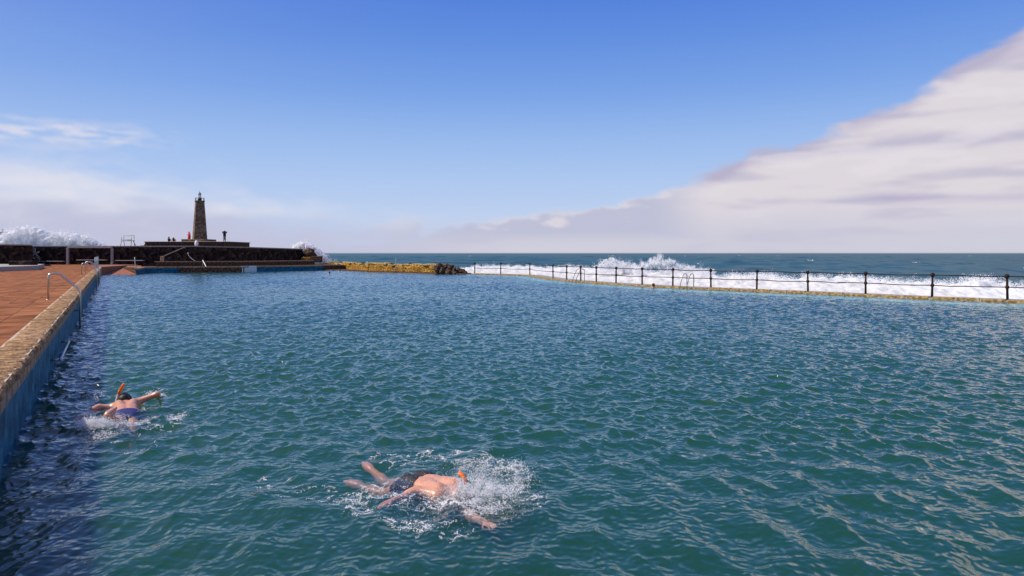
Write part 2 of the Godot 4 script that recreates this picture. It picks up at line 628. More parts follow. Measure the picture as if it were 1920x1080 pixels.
func coping_mesh(r: RandomNumberGenerator, len_: float) -> ArrayMesh:     # a stone with a rounded nose, its ends worn back
	var st := begin()
	st.set_smooth_group(0)
	var prof := [[-0.43, -0.10], [-0.43, -0.012], [-0.42, 0.0], [-0.25, 0.004], [-0.06, 0.002], [0.0, -0.008], [0.045, -0.03], [0.07, -0.07], [0.06, -0.115], [0.02, -0.14], [-0.1, -0.14]]
	var cuts := [-0.5, -0.485, -0.44, -0.25, 0.0, 0.25, 0.44, 0.485, 0.5]
	var rows := []
	for c in cuts:
		var e := pow(absf(c) * 2.0, 6.0)
		var row := []
		for p in prof:
			var nose := smoothstep(-0.1, 0.07, p[0])
			row.append(Vector3(c * len_, p[1] - 0.012 * e * (1.0 if p[1] > -0.05 else 0.0) + r.randf_range(-0.004, 0.004), p[0] - (0.03 * e + r.randf_range(0.0, 0.008)) * nose))
		rows.append(row)
	for i in range(rows.size() - 1):
		for k in range(prof.size() - 1):
			quad(st, rows[i][k], rows[i][k + 1], rows[i + 1][k + 1], rows[i + 1][k])
	st.set_smooth_group(-1)
	for e in [0, rows.size() - 1]:
		for k in range(1, prof.size() - 1):
			var tri := [rows[e][0], rows[e][k + 1], rows[e][k]] if e == 0 else [rows[e][0], rows[e][k], rows[e][k + 1]]
			for v in tri: st.add_vertex(v)
	return done(st)

func deck() -> void:
	var fr := deck_frame()
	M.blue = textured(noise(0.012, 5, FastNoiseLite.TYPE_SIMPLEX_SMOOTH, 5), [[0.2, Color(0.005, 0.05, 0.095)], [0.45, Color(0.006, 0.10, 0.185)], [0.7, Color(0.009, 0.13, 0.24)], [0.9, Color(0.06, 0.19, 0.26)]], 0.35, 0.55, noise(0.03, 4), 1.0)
	M.concrete = textured(noise(0.02, 5, FastNoiseLite.TYPE_SIMPLEX_SMOOTH, 6), [[0.2, Color(0.17, 0.13, 0.10)], [0.5, Color(0.27, 0.21, 0.165)], [0.8, Color(0.36, 0.29, 0.23)]], 0.5, 0.9, noise(0.06, 4), 0.6)
	M.grout = textured(noise(0.03, 4, FastNoiseLite.TYPE_SIMPLEX_SMOOTH, 16), [[0.3, Color(0.34, 0.28, 0.21)], [0.7, Color(0.52, 0.46, 0.38)]], 0.6, 0.95)
	M.paver_bed = std(0.20, 0.085, 0.042, 0.95)
	var copes := []
	var tones := [Color(0.275, 0.165, 0.082), Color(0.24, 0.145, 0.075), Color(0.30, 0.185, 0.10)]
	for k in 3:
		var c: Color = tones[k]
		copes.append(textured(noise(0.018, 5, FastNoiseLite.TYPE_SIMPLEX_SMOOTH, 30 + k), [[0.12, c * 0.4], [0.4, c * 0.85], [0.62, c * 1.15], [0.85, c * 1.7]], 0.55, 0.8, noise(0.05, 5, FastNoiseLite.TYPE_SIMPLEX_SMOOTH, 8), 2.5))
	# the wall itself
	var p := []
	for q in [[-3.0, 0.0], [69.6, 0.0], [69.6, -0.5], [-3.0, -0.5]]: p.append(along(q[0], q[1]))
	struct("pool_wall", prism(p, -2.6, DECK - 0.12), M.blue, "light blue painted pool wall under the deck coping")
	p = []
	for q in [[-3.0, 0.012], [69.5, 0.012], [69.5, -0.3], [-3.0, -0.3]]: p.append(along(q[0], q[1]))
	struct("pool_wall_band", prism(p, DECK - 0.30, DECK - 0.11), M.concrete)
	# coping stones
	var bed := MeshInstance3D.new()
	bed.name = "pool_coping"
	p = []
	for q in [[-3.0, 0.03], [69.5, 0.03], [69.5, -0.45], [-3.0, -0.45]]: p.append(along(q[0], q[1]))
	bed.mesh = prism(p, DECK - 0.10, DECK + 0.034)
	bed.material_override = M.grout
	bed.set_meta("kind", "structure")
	add_child(bed)
	var r := RandomNumberGenerator.new()
	r.seed = 21
	var shapes := []
	for k in 5: shapes.append(coping_mesh(r, 0.485))
	for i in 144:
		var o := obj("coping_stone", shapes[r.randi() % 5], copes[r.randi() % 3], bed)
		var s := -2.6 + i * 0.5 + 0.25
		o.transform = fr * Transform3D(Basis(Vector3.UP, r.randf_range(-0.025, 0.025)) * Basis(Vector3.RIGHT, r.randf_range(-0.015, 0.015)), Vector3(s, DECK + 0.05 + r.randf_range(-0.008, 0.008), 0.015 + r.randf_range(-0.022, 0.022)))
	# deck slab and its terracotta slabs
	p = [along(-4.0, -0.44), along(69.6, -0.44), along(69.6, 0.0), along(92.0, 0.0), Vector2(-53.0, 97), Vector2(-95, 97), Vector2(-95, 40), Vector2(-40, 6), Vector2(-14, -4)]
	var slab := struct("pool_deck", prism(p, -2.6, DECK - 0.03), M.paver_bed, "terracotta paved sun deck beside the pool")
	var mats := []
	var base := [Color(0.265, 0.098, 0.034), Color(0.245, 0.090, 0.031), Color(0.285, 0.110, 0.040), Color(0.255, 0.100, 0.038), Color(0.23, 0.083, 0.030)]
	for k in 5:
		var c: Color = base[k]
		mats.append(textured(noise(0.012, 5, FastNoiseLite.TYPE_SIMPLEX_SMOOTH, 50 + k), [[0.15, c * 0.5], [0.4, c * 0.85], [0.6, c], [0.85, c * 1.25]], 0.14, 0.78, noise(0.06, 3), 0.4))
	var tile := box_mesh(Vector3(0.594, 0.05, 0.594), 0.005)
	var spots := []
	for i in 170:
		for k in 26:
			var s := 8.0 + i * 0.6
			var t := -0.75 - k * 0.6
			var w := along(s, t)
			if w.x < -0.78 * w.y - 0.8 or w.y > 96 or w.y < 8: continue
			spots.append([w.y, s, t])
	spots.sort_custom(func(a, b): return a[0] < b[0])
	var rest := []
	for k in 5: rest.append(begin())
	for i in spots.size():
		var y := DECK - 0.025 + r.randf_range(-0.003, 0.003)
		var b := Basis(Vector3.UP, r.randf_range(-0.008, 0.008)) * Basis(Vector3.RIGHT, r.randf_range(-0.006, 0.006))
		var tr := fr * Transform3D(b, Vector3(spots[i][1], y, spots[i][2]))
		var k := r.randi() % 5
		if i < 300:
			obj("paver", tile, mats[k], slab).transform = tr
		else:
			(rest[k] as SurfaceTool).append_from(tile, 0, tr)
	var far := ArrayMesh.new()
	for k in 5:
		(rest[k] as SurfaceTool).commit(far)
		far.surface_set_material(far.get_surface_count() - 1, mats[k])
	var fo := obj("far_pavers", far, null, slab)
	fo.set_meta("kind", "stuff")
	# the deck's near end, where the photographer stands
	struct("near_deck", prism([Vector2(-1.0, -12), Vector2(46, -12), Vector2(46, 0.9), Vector2(wall_x(0.9) + 0.02, 0.9)], -2.6, DECK - 0.004), M.concrete)

func handrail(s: float, label: String) -> void:
	var w := along(s, 0)
	var o := thing("pool_handrail", Vector3(w.x, 0, -w.y), label, "handrail", "steel handrails along the deck edge")
	o.transform.basis = deck_frame().basis
	var path := bent([Vector3(0, DECK - 0.02, -0.73), Vector3(0, 1.81, -0.73), Vector3(0, 1.81, -0.42), Vector3(0, 1.24, 0.17), Vector3(0, -0.75, 0.17)], 0.10, 6)
	obj("rail", tube(path, 0.033, 12), M.steel, o)
	obj("bracket", tube([Vector3(0, 0.55, -0.02), Vector3(0, 0.55, 0.165)], 0.016, 8), M.darksteel, o)
	obj("foot_plate", lathe([[0.0, 0.0], [0.065, 0.0], [0.065, 0.012], [0.03, 0.02], [0.0, 0.02]], 14), M.steel, o, Vector3(0, DECK - 0.002, -0.73))

func surround() -> void:
	M.steel = std(0.56, 0.54, 0.52, 0.28, 1.0)
	M.darksteel = std(0.06, 0.06, 0.065, 0.4, 0.6)
	handrail(26.84, "bent steel handrail nearest the camera, from red deck into water")
	handrail(55.4, "second steel handrail along the coping, smaller and farther off")
	handrail(62.6, "third steel handrail along the coping, past the second one")
	handrail(66.6, "steel handrail at the far end of the coping")
	# long grab bar just above the water
	var w := along(18.3, 0)
	var g := thing("grab_bar", Vector3(w.x, 0, -w.y), "low steel grab bar fixed to the blue pool wall above the water", "grab bar")
	g.transform.basis = deck_frame().basis
	obj("bar", tube([Vector3(-1.75, 0.26, 0.17), Vector3(1.75, 0.26, 0.17)], 0.026, 10), M.steel, g)
	for x in [-1.72, 1.72]:
		obj("bracket", tube([Vector3(x, 0.26, -0.02), Vector3(x, 0.26, 0.17)], 0.02, 8), M.steel, g)
	# ramp into the water with its kerb and rails
	M.ramp = textured(noise(0.012, 5, FastNoiseLite.TYPE_SIMPLEX_SMOOTH, 61), [[0.2, Color(0.20, 0.078, 0.045)], [0.5, Color(0.28, 0.11, 0.062)], [0.8, Color(0.34, 0.145, 0.085)]], 0.3, 0.7)
	var st := begin()
	st.set_smooth_group(-1)
	var a := along(85.0, 0.02)
	var b := along(85.0, 4.4)
	var c := along(103.5, 4.4)
	var d := along(103.5, 0.02)
	var lo := -0.62
	quad(st, Vector3(a.x, lo, -a.y), Vector3(d.x, 0.86, -d.y), Vector3(c.x, 0.86, -c.y), Vector3(b.x, lo, -b.y))
	quad(st, Vector3(b.x, lo, -b.y), Vector3(c.x, 0.86, -c.y), Vector3(c.x, -2.4, -c.y), Vector3(b.x, -2.4, -b.y))
	quad(st, Vector3(a.x, -2.4, -a.y), Vector3(a.x, lo, -a.y), Vector3(b.x, lo, -b.y), Vector3(b.x, -2.4, -b.y))
	struct("ramp", done(st), M.ramp, "red paved ramp sloping into the water at the far corner")
	st = begin()
	st.set_smooth_group(-1)
	var k0 := along(69.6, 0.06)
	var k1 := along(90.0, 0.06)
	for q in [[0.06, -0.5]]:
		var l0 := along(69.6, q[1])
		var l1 := along(90.0, q[1])
		quad(st, Vector3(k0.x, DECK, -k0.y), Vector3(l0.x, DECK, -l0.y), Vector3(l1.x, DECK - 0.01, -l1.y), Vector3(k1.x, DECK - 0.01, -k1.y))
		quad(st, Vector3(k0.x, -2.4, -k0.y), Vector3(k0.x, DECK, -k0.y), Vector3(k1.x, DECK - 0.01, -k1.y), Vector3(k1.x, -2.4, -k1.y))
	struct("ramp_kerb", done(st), M.concrete)
	M.palepaint = std(0.36, 0.44, 0.42, 0.5)
	var rl := thing("ramp_handrail", Vector3.ZERO, "pale green stair rail of thin posts on the deck side of the ramp", "handrail")
	var tops := []
	for k in 4:
		var q := along(72.0 + k * 5.2, -0.25)
		obj("post", tube([Vector3(q.x, DECK - 0.05, -q.y), Vector3(q.x, 2.12, -q.y)], 0.035, 8), M.palepaint, rl)
		tops.append(Vector3(q.x, 2.12, -q.y))
	obj("top_rail", tube(tops, 0.03, 8), M.palepaint, rl)
	var q0 := at(258, 515, 81.5)
	var pole := thing("ramp_pole", Vector3(q0.x, -0.3, q0.z), "single pale bent pole on the water side of the ramp", "handrail")
	obj("pole", tube(bent([Vector3(0, 0, 0), Vector3(-0.02, 0.95, 0), Vector3(-0.30, 1.5, 0), Vector3(-0.34, 2.35, 0)], 0.2), 0.05, 8), M.palepaint, pole)

# ------------------------------------------------------------------ far side: terrace, walls, tower
func wall_run(parent: Node, called: String, a: Vector3, b: Vector3, thick: float, y0: float, ya: float, yb: float, mat: Material) -> MeshInstance3D:   # a wall from a to b with a sloping top
	var d := (b - a)
	d.y = 0
	var n := d.normalized().cross(Vector3.UP) * -1.0        # away from a viewer to whom a is on the left
	n = Vector3(d.normalized().z, 0, -d.normalized().x)
	var st := begin()
	st.set_smooth_group(-1)
	var f := func(p: Vector3, y: float, back: bool) -> Vector3: return Vector3(p.x, y, p.z) + (n * thick if back else Vector3.ZERO)
	var q := [f.call(a, y0, false), f.call(a, ya, false), f.call(b, yb, false), f.call(b, y0, false)]
	var r := [f.call(a, y0, true), f.call(a, ya, true), f.call(b, yb, true), f.call(b, y0, true)]
	quad(st, q[0], q[1], q[2], q[3])
	quad(st, r[3], r[2], r[1], r[0])
	quad(st, q[1], r[1], r[2], q[2])
	quad(st, r[0], r[1], q[1], q[0])
	quad(st, q[3], q[2], r[2], r[3])
	quad(st, r[0], q[0], q[3], r[3])
	return obj(called, done(st), mat, parent)

func rough_block(a: Vector2, b: Vector2, thick: float, y0: float, y1: float, amp: float, s: int, cell := 0.35) -> ArrayMesh:    # a block of weathered masonry: a box whose faces are uneven; thick runs away from the viewer
	var t := (b - a).normalized()
	var n := Vector2(-t.y, t.x)
	var l := (b - a).length()
	var dims := [maxi(1, int(l / cell)), maxi(1, int((y1 - y0) / cell)), maxi(1, int(thick / cell))]
	var nz := noise(0.55, 4, FastNoiseLite.TYPE_SIMPLEX_SMOOTH, s)
	var f := func(u: float, v: float, w: float) -> Vector3:
		var q := a + t * (u * l) + n * (w * thick)
		var p := Vector3(q.x, lerpf(y0, y1, v), -q.y)
		return p + Vector3(nz.get_noise_3d(p.x, p.y, p.z), nz.get_noise_3d(p.x + 70, p.y, p.z), nz.get_noise_3d(p.x, p.y + 70, p.z)) * amp * 2.0
	var st := begin()
	st.set_smooth_group(0)
	for ax in 3:
		var i1 := (ax + 1) % 3
		var i2 := (ax + 2) % 3
		for e in 2:
			for i in dims[i1]:
				for j in dims[i2]:
					var q := []
					for k in [[0, 0], [1, 0], [1, 1], [0, 1]]:
						var c := Vector3.ZERO
						c[ax] = e
						c[i1] = float(i + k[0]) / dims[i1]
						c[i2] = float(j + k[1]) / dims[i2]
						q.append(f.call(c.x, c.y, c.z))
					if e == 0: q.reverse()
					quad(st, q[0], q[1], q[2], q[3])
	return done(st)

func far_side() -> void:
	var cell := noise(0.035, 2, FastNoiseLite.TYPE_CELLULAR, 3)
	cell.cellular_return_type = FastNoiseLite.RETURN_DISTANCE2_SUB
	var cellc := noise(0.035, 1, FastNoiseLite.TYPE_CELLULAR, 3)
	cellc.cellular_return_type = FastNoiseLite.RETURN_CELL_VALUE
	M.basalt = textured(cellc, [[0.0, Color(0.007, 0.005, 0.005)], [0.5, Color(0.024, 0.016, 0.013)], [0.85, Color(0.050, 0.034, 0.026)], [1.0, Color(0.085, 0.06, 0.044)]], 0.16, 0.92, cell, 9.0)
	M.tower = textured(cellc, [[0.0, Color(0.08, 0.056, 0.040)], [0.5, Color(0.15, 0.107, 0.074)], [1.0, Color(0.25, 0.19, 0.135)]], 0.24, 0.92, cell, 7.0)
	M.cap = textured(noise(0.02, 4, FastNoiseLite.TYPE_SIMPLEX_SMOOTH, 91), [[0.2, Color(0.26, 0.20, 0.165)], [0.8, Color(0.42, 0.34, 0.29)]], 0.3, 0.9)
	M.brown = textured(noise(0.02, 5, FastNoiseLite.TYPE_SIMPLEX_SMOOTH, 92), [[0.2, Color(0.035, 0.022, 0.016)], [0.5, Color(0.085, 0.052, 0.034)], [0.8, Color(0.15, 0.095, 0.06)]], 0.3, 0.9, noise(0.05, 4), 4.0)
	M.tan = textured(noise(0.02, 5, FastNoiseLite.TYPE_SIMPLEX_SMOOTH, 93), [[0.2, Color(0.17, 0.105, 0.066)], [0.5, Color(0.27, 0.175, 0.115)], [0.8, Color(0.36, 0.25, 0.17)]], 0.3, 0.9, noise(0.05, 4), 2.0)
	# terrace round the far end of the pool
	struct("terrace", prism([Vector2(-44.1, 80.7), Vector2(-46.5, 86.5), Vector2(-44.0, 90), Vector2(-36.2, 92), Vector2(-35.4, 94.5), Vector2(-28.0, 101), Vector2(-24, 106), Vector2(-30, 124), Vector2(-48, 124), Vector2(-62, 98), Vector2(-52.5, 97.5), Vector2(-52.4, 90.5)], -2.6, 0.70), M.brown, "brown stone terrace at the far end of the pool")
	var edge := [Vector2(-44.1, 80.7), Vector2(-46.5, 86.5), Vector2(-44.0, 90), Vector2(-36.2, 92), Vector2(-35.4, 94.5), Vector2(-28.0, 101)]
	for i in edge.size() - 1:
		var a: Vector2 = edge[i]
		var b: Vector2 = edge[i + 1]
		var run := [a, b]
		struct("terrace_edge", prism(ribbon(run, 0.08, -0.7), 0.58, 0.745 + 0.004 * i), M.tan)
		if i != 2 and i != 3:
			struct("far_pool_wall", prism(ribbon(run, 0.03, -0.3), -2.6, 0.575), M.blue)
	struct("pale_wall_end", prism(ribbon([Vector2(-36.35, 91.95), Vector2(-35.35, 94.3)], 0.10, -0.35), -2.6, 0.77), std(0.40, 0.55, 0.60, 0.7), "pale blue end of the far pool wall")
	# raised step and the parapet with a sloping start
	var par := thing("stone_parapet", Vector3.ZERO, "dark lava stone parapet with sloping start below the tower, right of ramp", "wall")
	var pts := [at(290, 490, 92.2), at(457, 490, 95.5), at(590, 490, 108)]
	for i in 2:
		wall_run(par, "step", Vector3(pts[i].x, 0, pts[i].z), Vector3(pts[i + 1].x, 0, pts[i + 1].z), 3.0, 0.5, 1.30, 1.30, M.brown)
		wall_run(par, "step_edge", Vector3(pts[i].x, 0, pts[i].z + 0.06), Vector3(pts[i + 1].x, 0, pts[i + 1].z + 0.06), 0.8, 1.28, 1.42, 1.42, M.tan)
	var w := [at(306, 482, 94.0), at(350, 462, 94.2), at(457, 465, 98), at(568, 468, 112)]
	var ht := [2.02, 3.40, 3.30, 3.12]
	for i in 3:
		wall_run(par, "wall", w[i], w[i + 1], 0.9, 0.6, ht[i], ht[i + 1], M.basalt)
		var st := begin()
		st.set_smooth_group(-1)
		var dz := Vector3(0, 0, 0.07)
		var up := Vector3(0, 0.14, 0)
		var a := Vector3(w[i].x, ht[i] + 0.003, w[i].z)
		var b := Vector3(w[i + 1].x, ht[i + 1] + 0.003, w[i + 1].z)
		var dd := (b - a)
		dd.y = 0
		dd = dd.normalized()
		var n := Vector3(dd.z, 0, -dd.x)
		quad(st, a - n * 0.07, a - n * 0.07 + up, b - n * 0.07 + up, b - n * 0.07)
		quad(st, a - n * 0.07 + up, a + n * 0.97 + up, b + n * 0.97 + up, b - n * 0.07 + up)
		quad(st, b + n * 0.97, b + n * 0.97 + up, a + n * 0.97 + up, a + n * 0.97)
		quad(st, a + n * 0.97, a + n * 0.97 + up, a - n * 0.07 + up, a - n * 0.07)
		quad(st, b - n * 0.07, b - n * 0.07 + up, b + n * 0.97 + up, b + n * 0.97)
		quad(st, a - n * 0.07, b - n * 0.07, b + n * 0.97, a + n * 0.97)
		obj("capping", done(st), M.cap, par)
	obj("end_pier", box_mesh(Vector3(0.55, 0.9, 0.8), 0.05), M.tan, par, Vector3(w[0].x - 0.1, 1.66, w[0].z - 0.3))
	# long back wall and the nearer wall on the left
	var bw := thing("back_wall", Vector3.ZERO, "long black lava stone wall behind the deck, left of the parapet", "wall")
	wall_run(bw, "wall", at(55, 475, 95.5), at(372, 475, 97.5), 1.0, 0.5, 3.40, 3.46, M.basalt)
	wall_run(bw, "capping", at(54, 475, 95.42), at(372, 475, 97.42), 1.15, 3.405, 3.53, 3.59, M.cap)
	var nw := thing("side_wall", Vector3.ZERO, "nearer black lava stone wall with white paint marks at far left", "wall")
	wall_run(nw, "wall", at(-190, 475, 70), at(60, 475, 82), 1.0, 0.5, 3.42, 3.42, M.basalt)
	wall_run(nw, "capping", at(-190, 475, 69.9), at(61, 475, 81.95), 1.15, 3.425, 3.55, 3.55, M.cap)
	wall_run(nw, "return_wall", at(60, 475, 82.05), at(61.5, 475, 95.4), 0.8, 0.5, 3.40, 3.40, M.basalt)
	# white paint strokes at the corner of the side wall
	M.white = std(0.72, 0.71, 0.70, 0.7)
	var r := RandomNumberGenerator.new()
	r.seed = 8
	var st2 := begin()
	for k in 9:
		var px := 62.5 + r.randf() * 10.0
		var y := 1.75 + r.randf() * 0.95
		var p0 := at(px, 475, 95.4)
		add_box(st2, Vector3(p0.x, y, p0.z + 0.03), Vector3(0.45 + r.randf() * 0.4, 0.055, 0.02), Basis(Vector3.BACK, r.randf_range(-0.9, 0.9)))
	for k in 3:
		var p0 := at(61.5 + k * 2.4, 475, 95.4)
		add_box(st2, Vector3(p0.x, 3.0 - 0.1 * k, p0.z + 0.03), Vector3(0.07, 0.75, 0.02))
	obj("paint_mark", done(st2), M.white, bw).set_meta("label", "white paint strokes by the corner")
	# concrete frame and benches
	M.greyc = textured(noise(0.03, 4, FastNoiseLite.TYPE_SIMPLEX_SMOOTH, 95), [[0.2, Color(0.24, 0.215, 0.205)], [0.8, Color(0.40, 0.37, 0.35)]], 0.4, 0.85)
	var f0 := at(127, 475, 94.0)
	var f1 := at(210, 475, 94.4)
	var fr := thing("concrete_frame", Vector3(f0.x, DECK, f0.z), "grey concrete gateway frame of two posts and a lintel against back wall", "frame")
	obj("post", box_mesh(Vector3(0.24, 2.30, 0.3), 0.02), M.greyc, fr, Vector3(0, 1.13, 0))
	obj("post", box_mesh(Vector3(0.24, 2.30, 0.3), 0.02), M.greyc, fr, Vector3(f1.x - f0.x, 1.13, f1.z - f0.z))
	obj("lintel", box_mesh(Vector3(f1.x - f0.x + 0.26, 0.2, 0.32), 0.02), M.greyc, fr, Vector3((f1.x - f0.x) * 0.5, 2.38, (f1.z - f0.z) * 0.5))
	for q in [[145, 200, 94.9, 0.62, "stone bench inside the grey concrete frame"], [74, 120, 94.6, 0.45, "stone bench left of the grey concrete frame"], [218, 270, 95.3, 0.55, "stone bench right of the grey concrete frame"]]:
		var a := at(q[0], 475, q[2])
		var b := at(q[1], 475, q[2])
		var o := thing("stone_bench", Vector3((a.x + b.x) * 0.5, DECK - 0.01, a.z), q[4], "bench", "stone benches along the back wall")
		var l := b.x - a.x
		obj("seat", box_mesh(Vector3(l, 0.10, 0.5), 0.02), M.greyc, o, Vector3(0, q[3], 0))
		for sx in [-0.42, 0.0, 0.42]:
			obj("leg", box_mesh(Vector3(0.2, q[3] - 0.045, 0.4), 0.02), M.basalt, o, Vector3(l * sx, (q[3] - 0.05) * 0.5, -0.02))
	# raised platform at the left
	struct("raised_platform", prism([Vector2(-42, 46.0), Vector2(-44.2, 63.5), Vector2(-50, 73), Vector2(-62, 73), Vector2(-60, 50)], 0.5, 1.36), M.greyc, "low raised concrete platform at the left of the deck")
	var blk := obj("stone_block", box_mesh(Vector3(2.3, 0.42, 0.9), 0.06), M.basalt, self, Vector3(-47.6, 1.562, -66.5))
	tag(blk, "dark stone block lying on the raised concrete platform", "block")

func lighthouse() -> void:
	var base := at(374.5, 475, 110)
	var o := thing("stone_lighthouse", Vector3(base.x, 0, base.z), "tapering square stone lighthouse with small lantern on a stepped base", "lighthouse")
	obj("base", box_mesh(Vector3(12.7, 2.3, 9.0), 0.05), M.brown, o, Vector3(-50.15 - base.x, 3.08, 0.5))
	obj("base_capping", box_mesh(Vector3(12.9, 0.10, 9.2), 0.03), M.cap, o, Vector3(-50.15 - base.x, 4.283, 0.5))
	for k in 3:
		obj("step", box_mesh(Vector3(0.6, 2.0 - 0.18 * k, 4.0), 0.03), M.brown, o, Vector3(-56.8 - 0.6 * k - base.x, 3.1 - 0.09 * k, 1.0))
	obj("plinth", box_mesh(Vector3(3.9, 0.42, 3.9), 0.05), M.tower, o, Vector3(-0.1, 4.546, 0))
	# shaft: four tapering faces
	var turn := Basis(Vector3.UP, deg_to_rad(33.0))
	var st := begin()
	st.set_smooth_group(-1)
	var lv := [[4.75, 0.985], [7.0, 0.845], [9.3, 0.70], [10.75, 0.61]]
	for i in 3:
		for k in 4:
			var c := [Vector2(-1, 1), Vector2(1, 1), Vector2(1, -1), Vector2(-1, -1)]
			var a: Vector2 = c[k]
			var b: Vector2 = c[(k + 1) % 4]
			var lo: Array = lv[i]
			var hi: Array = lv[i + 1]
			quad(st, turn * Vector3(a.x * lo[1], lo[0], a.y * lo[1]), turn * Vector3(a.x * hi[1], hi[0], a.y * hi[1]), turn * Vector3(b.x * hi[1], hi[0], b.y * hi[1]), turn * Vector3(b.x * lo[1], lo[0], b.y * lo[1]))
	obj("shaft", done(st), M.tower, o)
	var c2 := obj("cornice", box_mesh(Vector3(1.34, 0.24, 1.34), 0.04), M.tower, o, Vector3(0, 10.86, 0))
	c2.transform.basis = turn
	var g := begin()
	for k in 4:
		for e in 3:
			var c := [Vector2(-1, 1), Vector2(1, 1), Vector2(1, -1), Vector2(-1, -1)]
			var v: Vector2 = (c[k] as Vector2).lerp(c[(k + 1) % 4], e / 3.0) * 0.6
			add_tube(g, [turn * Vector3(v.x, 10.97, v.y), turn * Vector3(v.x, 11.42, v.y)], 0.02, 6)
		var c3 := [Vector2(-1, 1), Vector2(1, 1), Vector2(1, -1), Vector2(-1, -1)]
		var a: Vector2 = c3[k] * 0.6
		var b: Vector2 = c3[(k + 1) % 4] * 0.6
		add_tube(g, [turn * Vector3(a.x, 11.42, a.y), turn * Vector3(b.x, 11.42, b.y)], 0.02, 6)
	obj("gallery_railing", done(g), M.iron, o)
	obj("lantern_base", lathe([[0.0, 10.98], [0.27, 10.98], [0.27, 11.38], [0.22, 11.42], [0.0, 11.42]], 10), M.iron, o)
	var glass := StandardMaterial3D.new()
	glass.albedo_color = Color(0.75, 0.85, 0.85, 0.35)
	glass.transparency = BaseMaterial3D.TRANSPARENCY_ALPHA
	glass.roughness = 0.1
	var ln := obj("lantern", lathe([[0.19, 11.42], [0.19, 11.98]], 8, true), glass, o)
	obj("lamp", lathe([[0.0, 11.42], [0.09, 11.42], [0.10, 11.6], [0.06, 11.75], [0.0, 11.78]], 10), M.white, ln)
	for k in 8:
		var v := Vector3(cos(TAU * k / 8), 0, sin(TAU * k / 8)) * 0.2
		obj("mullion", tube([v + Vector3(0, 11.40, 0), v + Vector3(0, 12.0, 0)], 0.015, 5), M.iron, ln)
	obj("cap", lathe([[0.0, 11.98], [0.27, 11.97], [0.25, 12.03], [0.10, 12.27], [0.05, 12.30], [0.065, 12.36], [0.02, 12.42], [0.012, 12.62], [0.0, 12.62]], 12), M.iron, o)


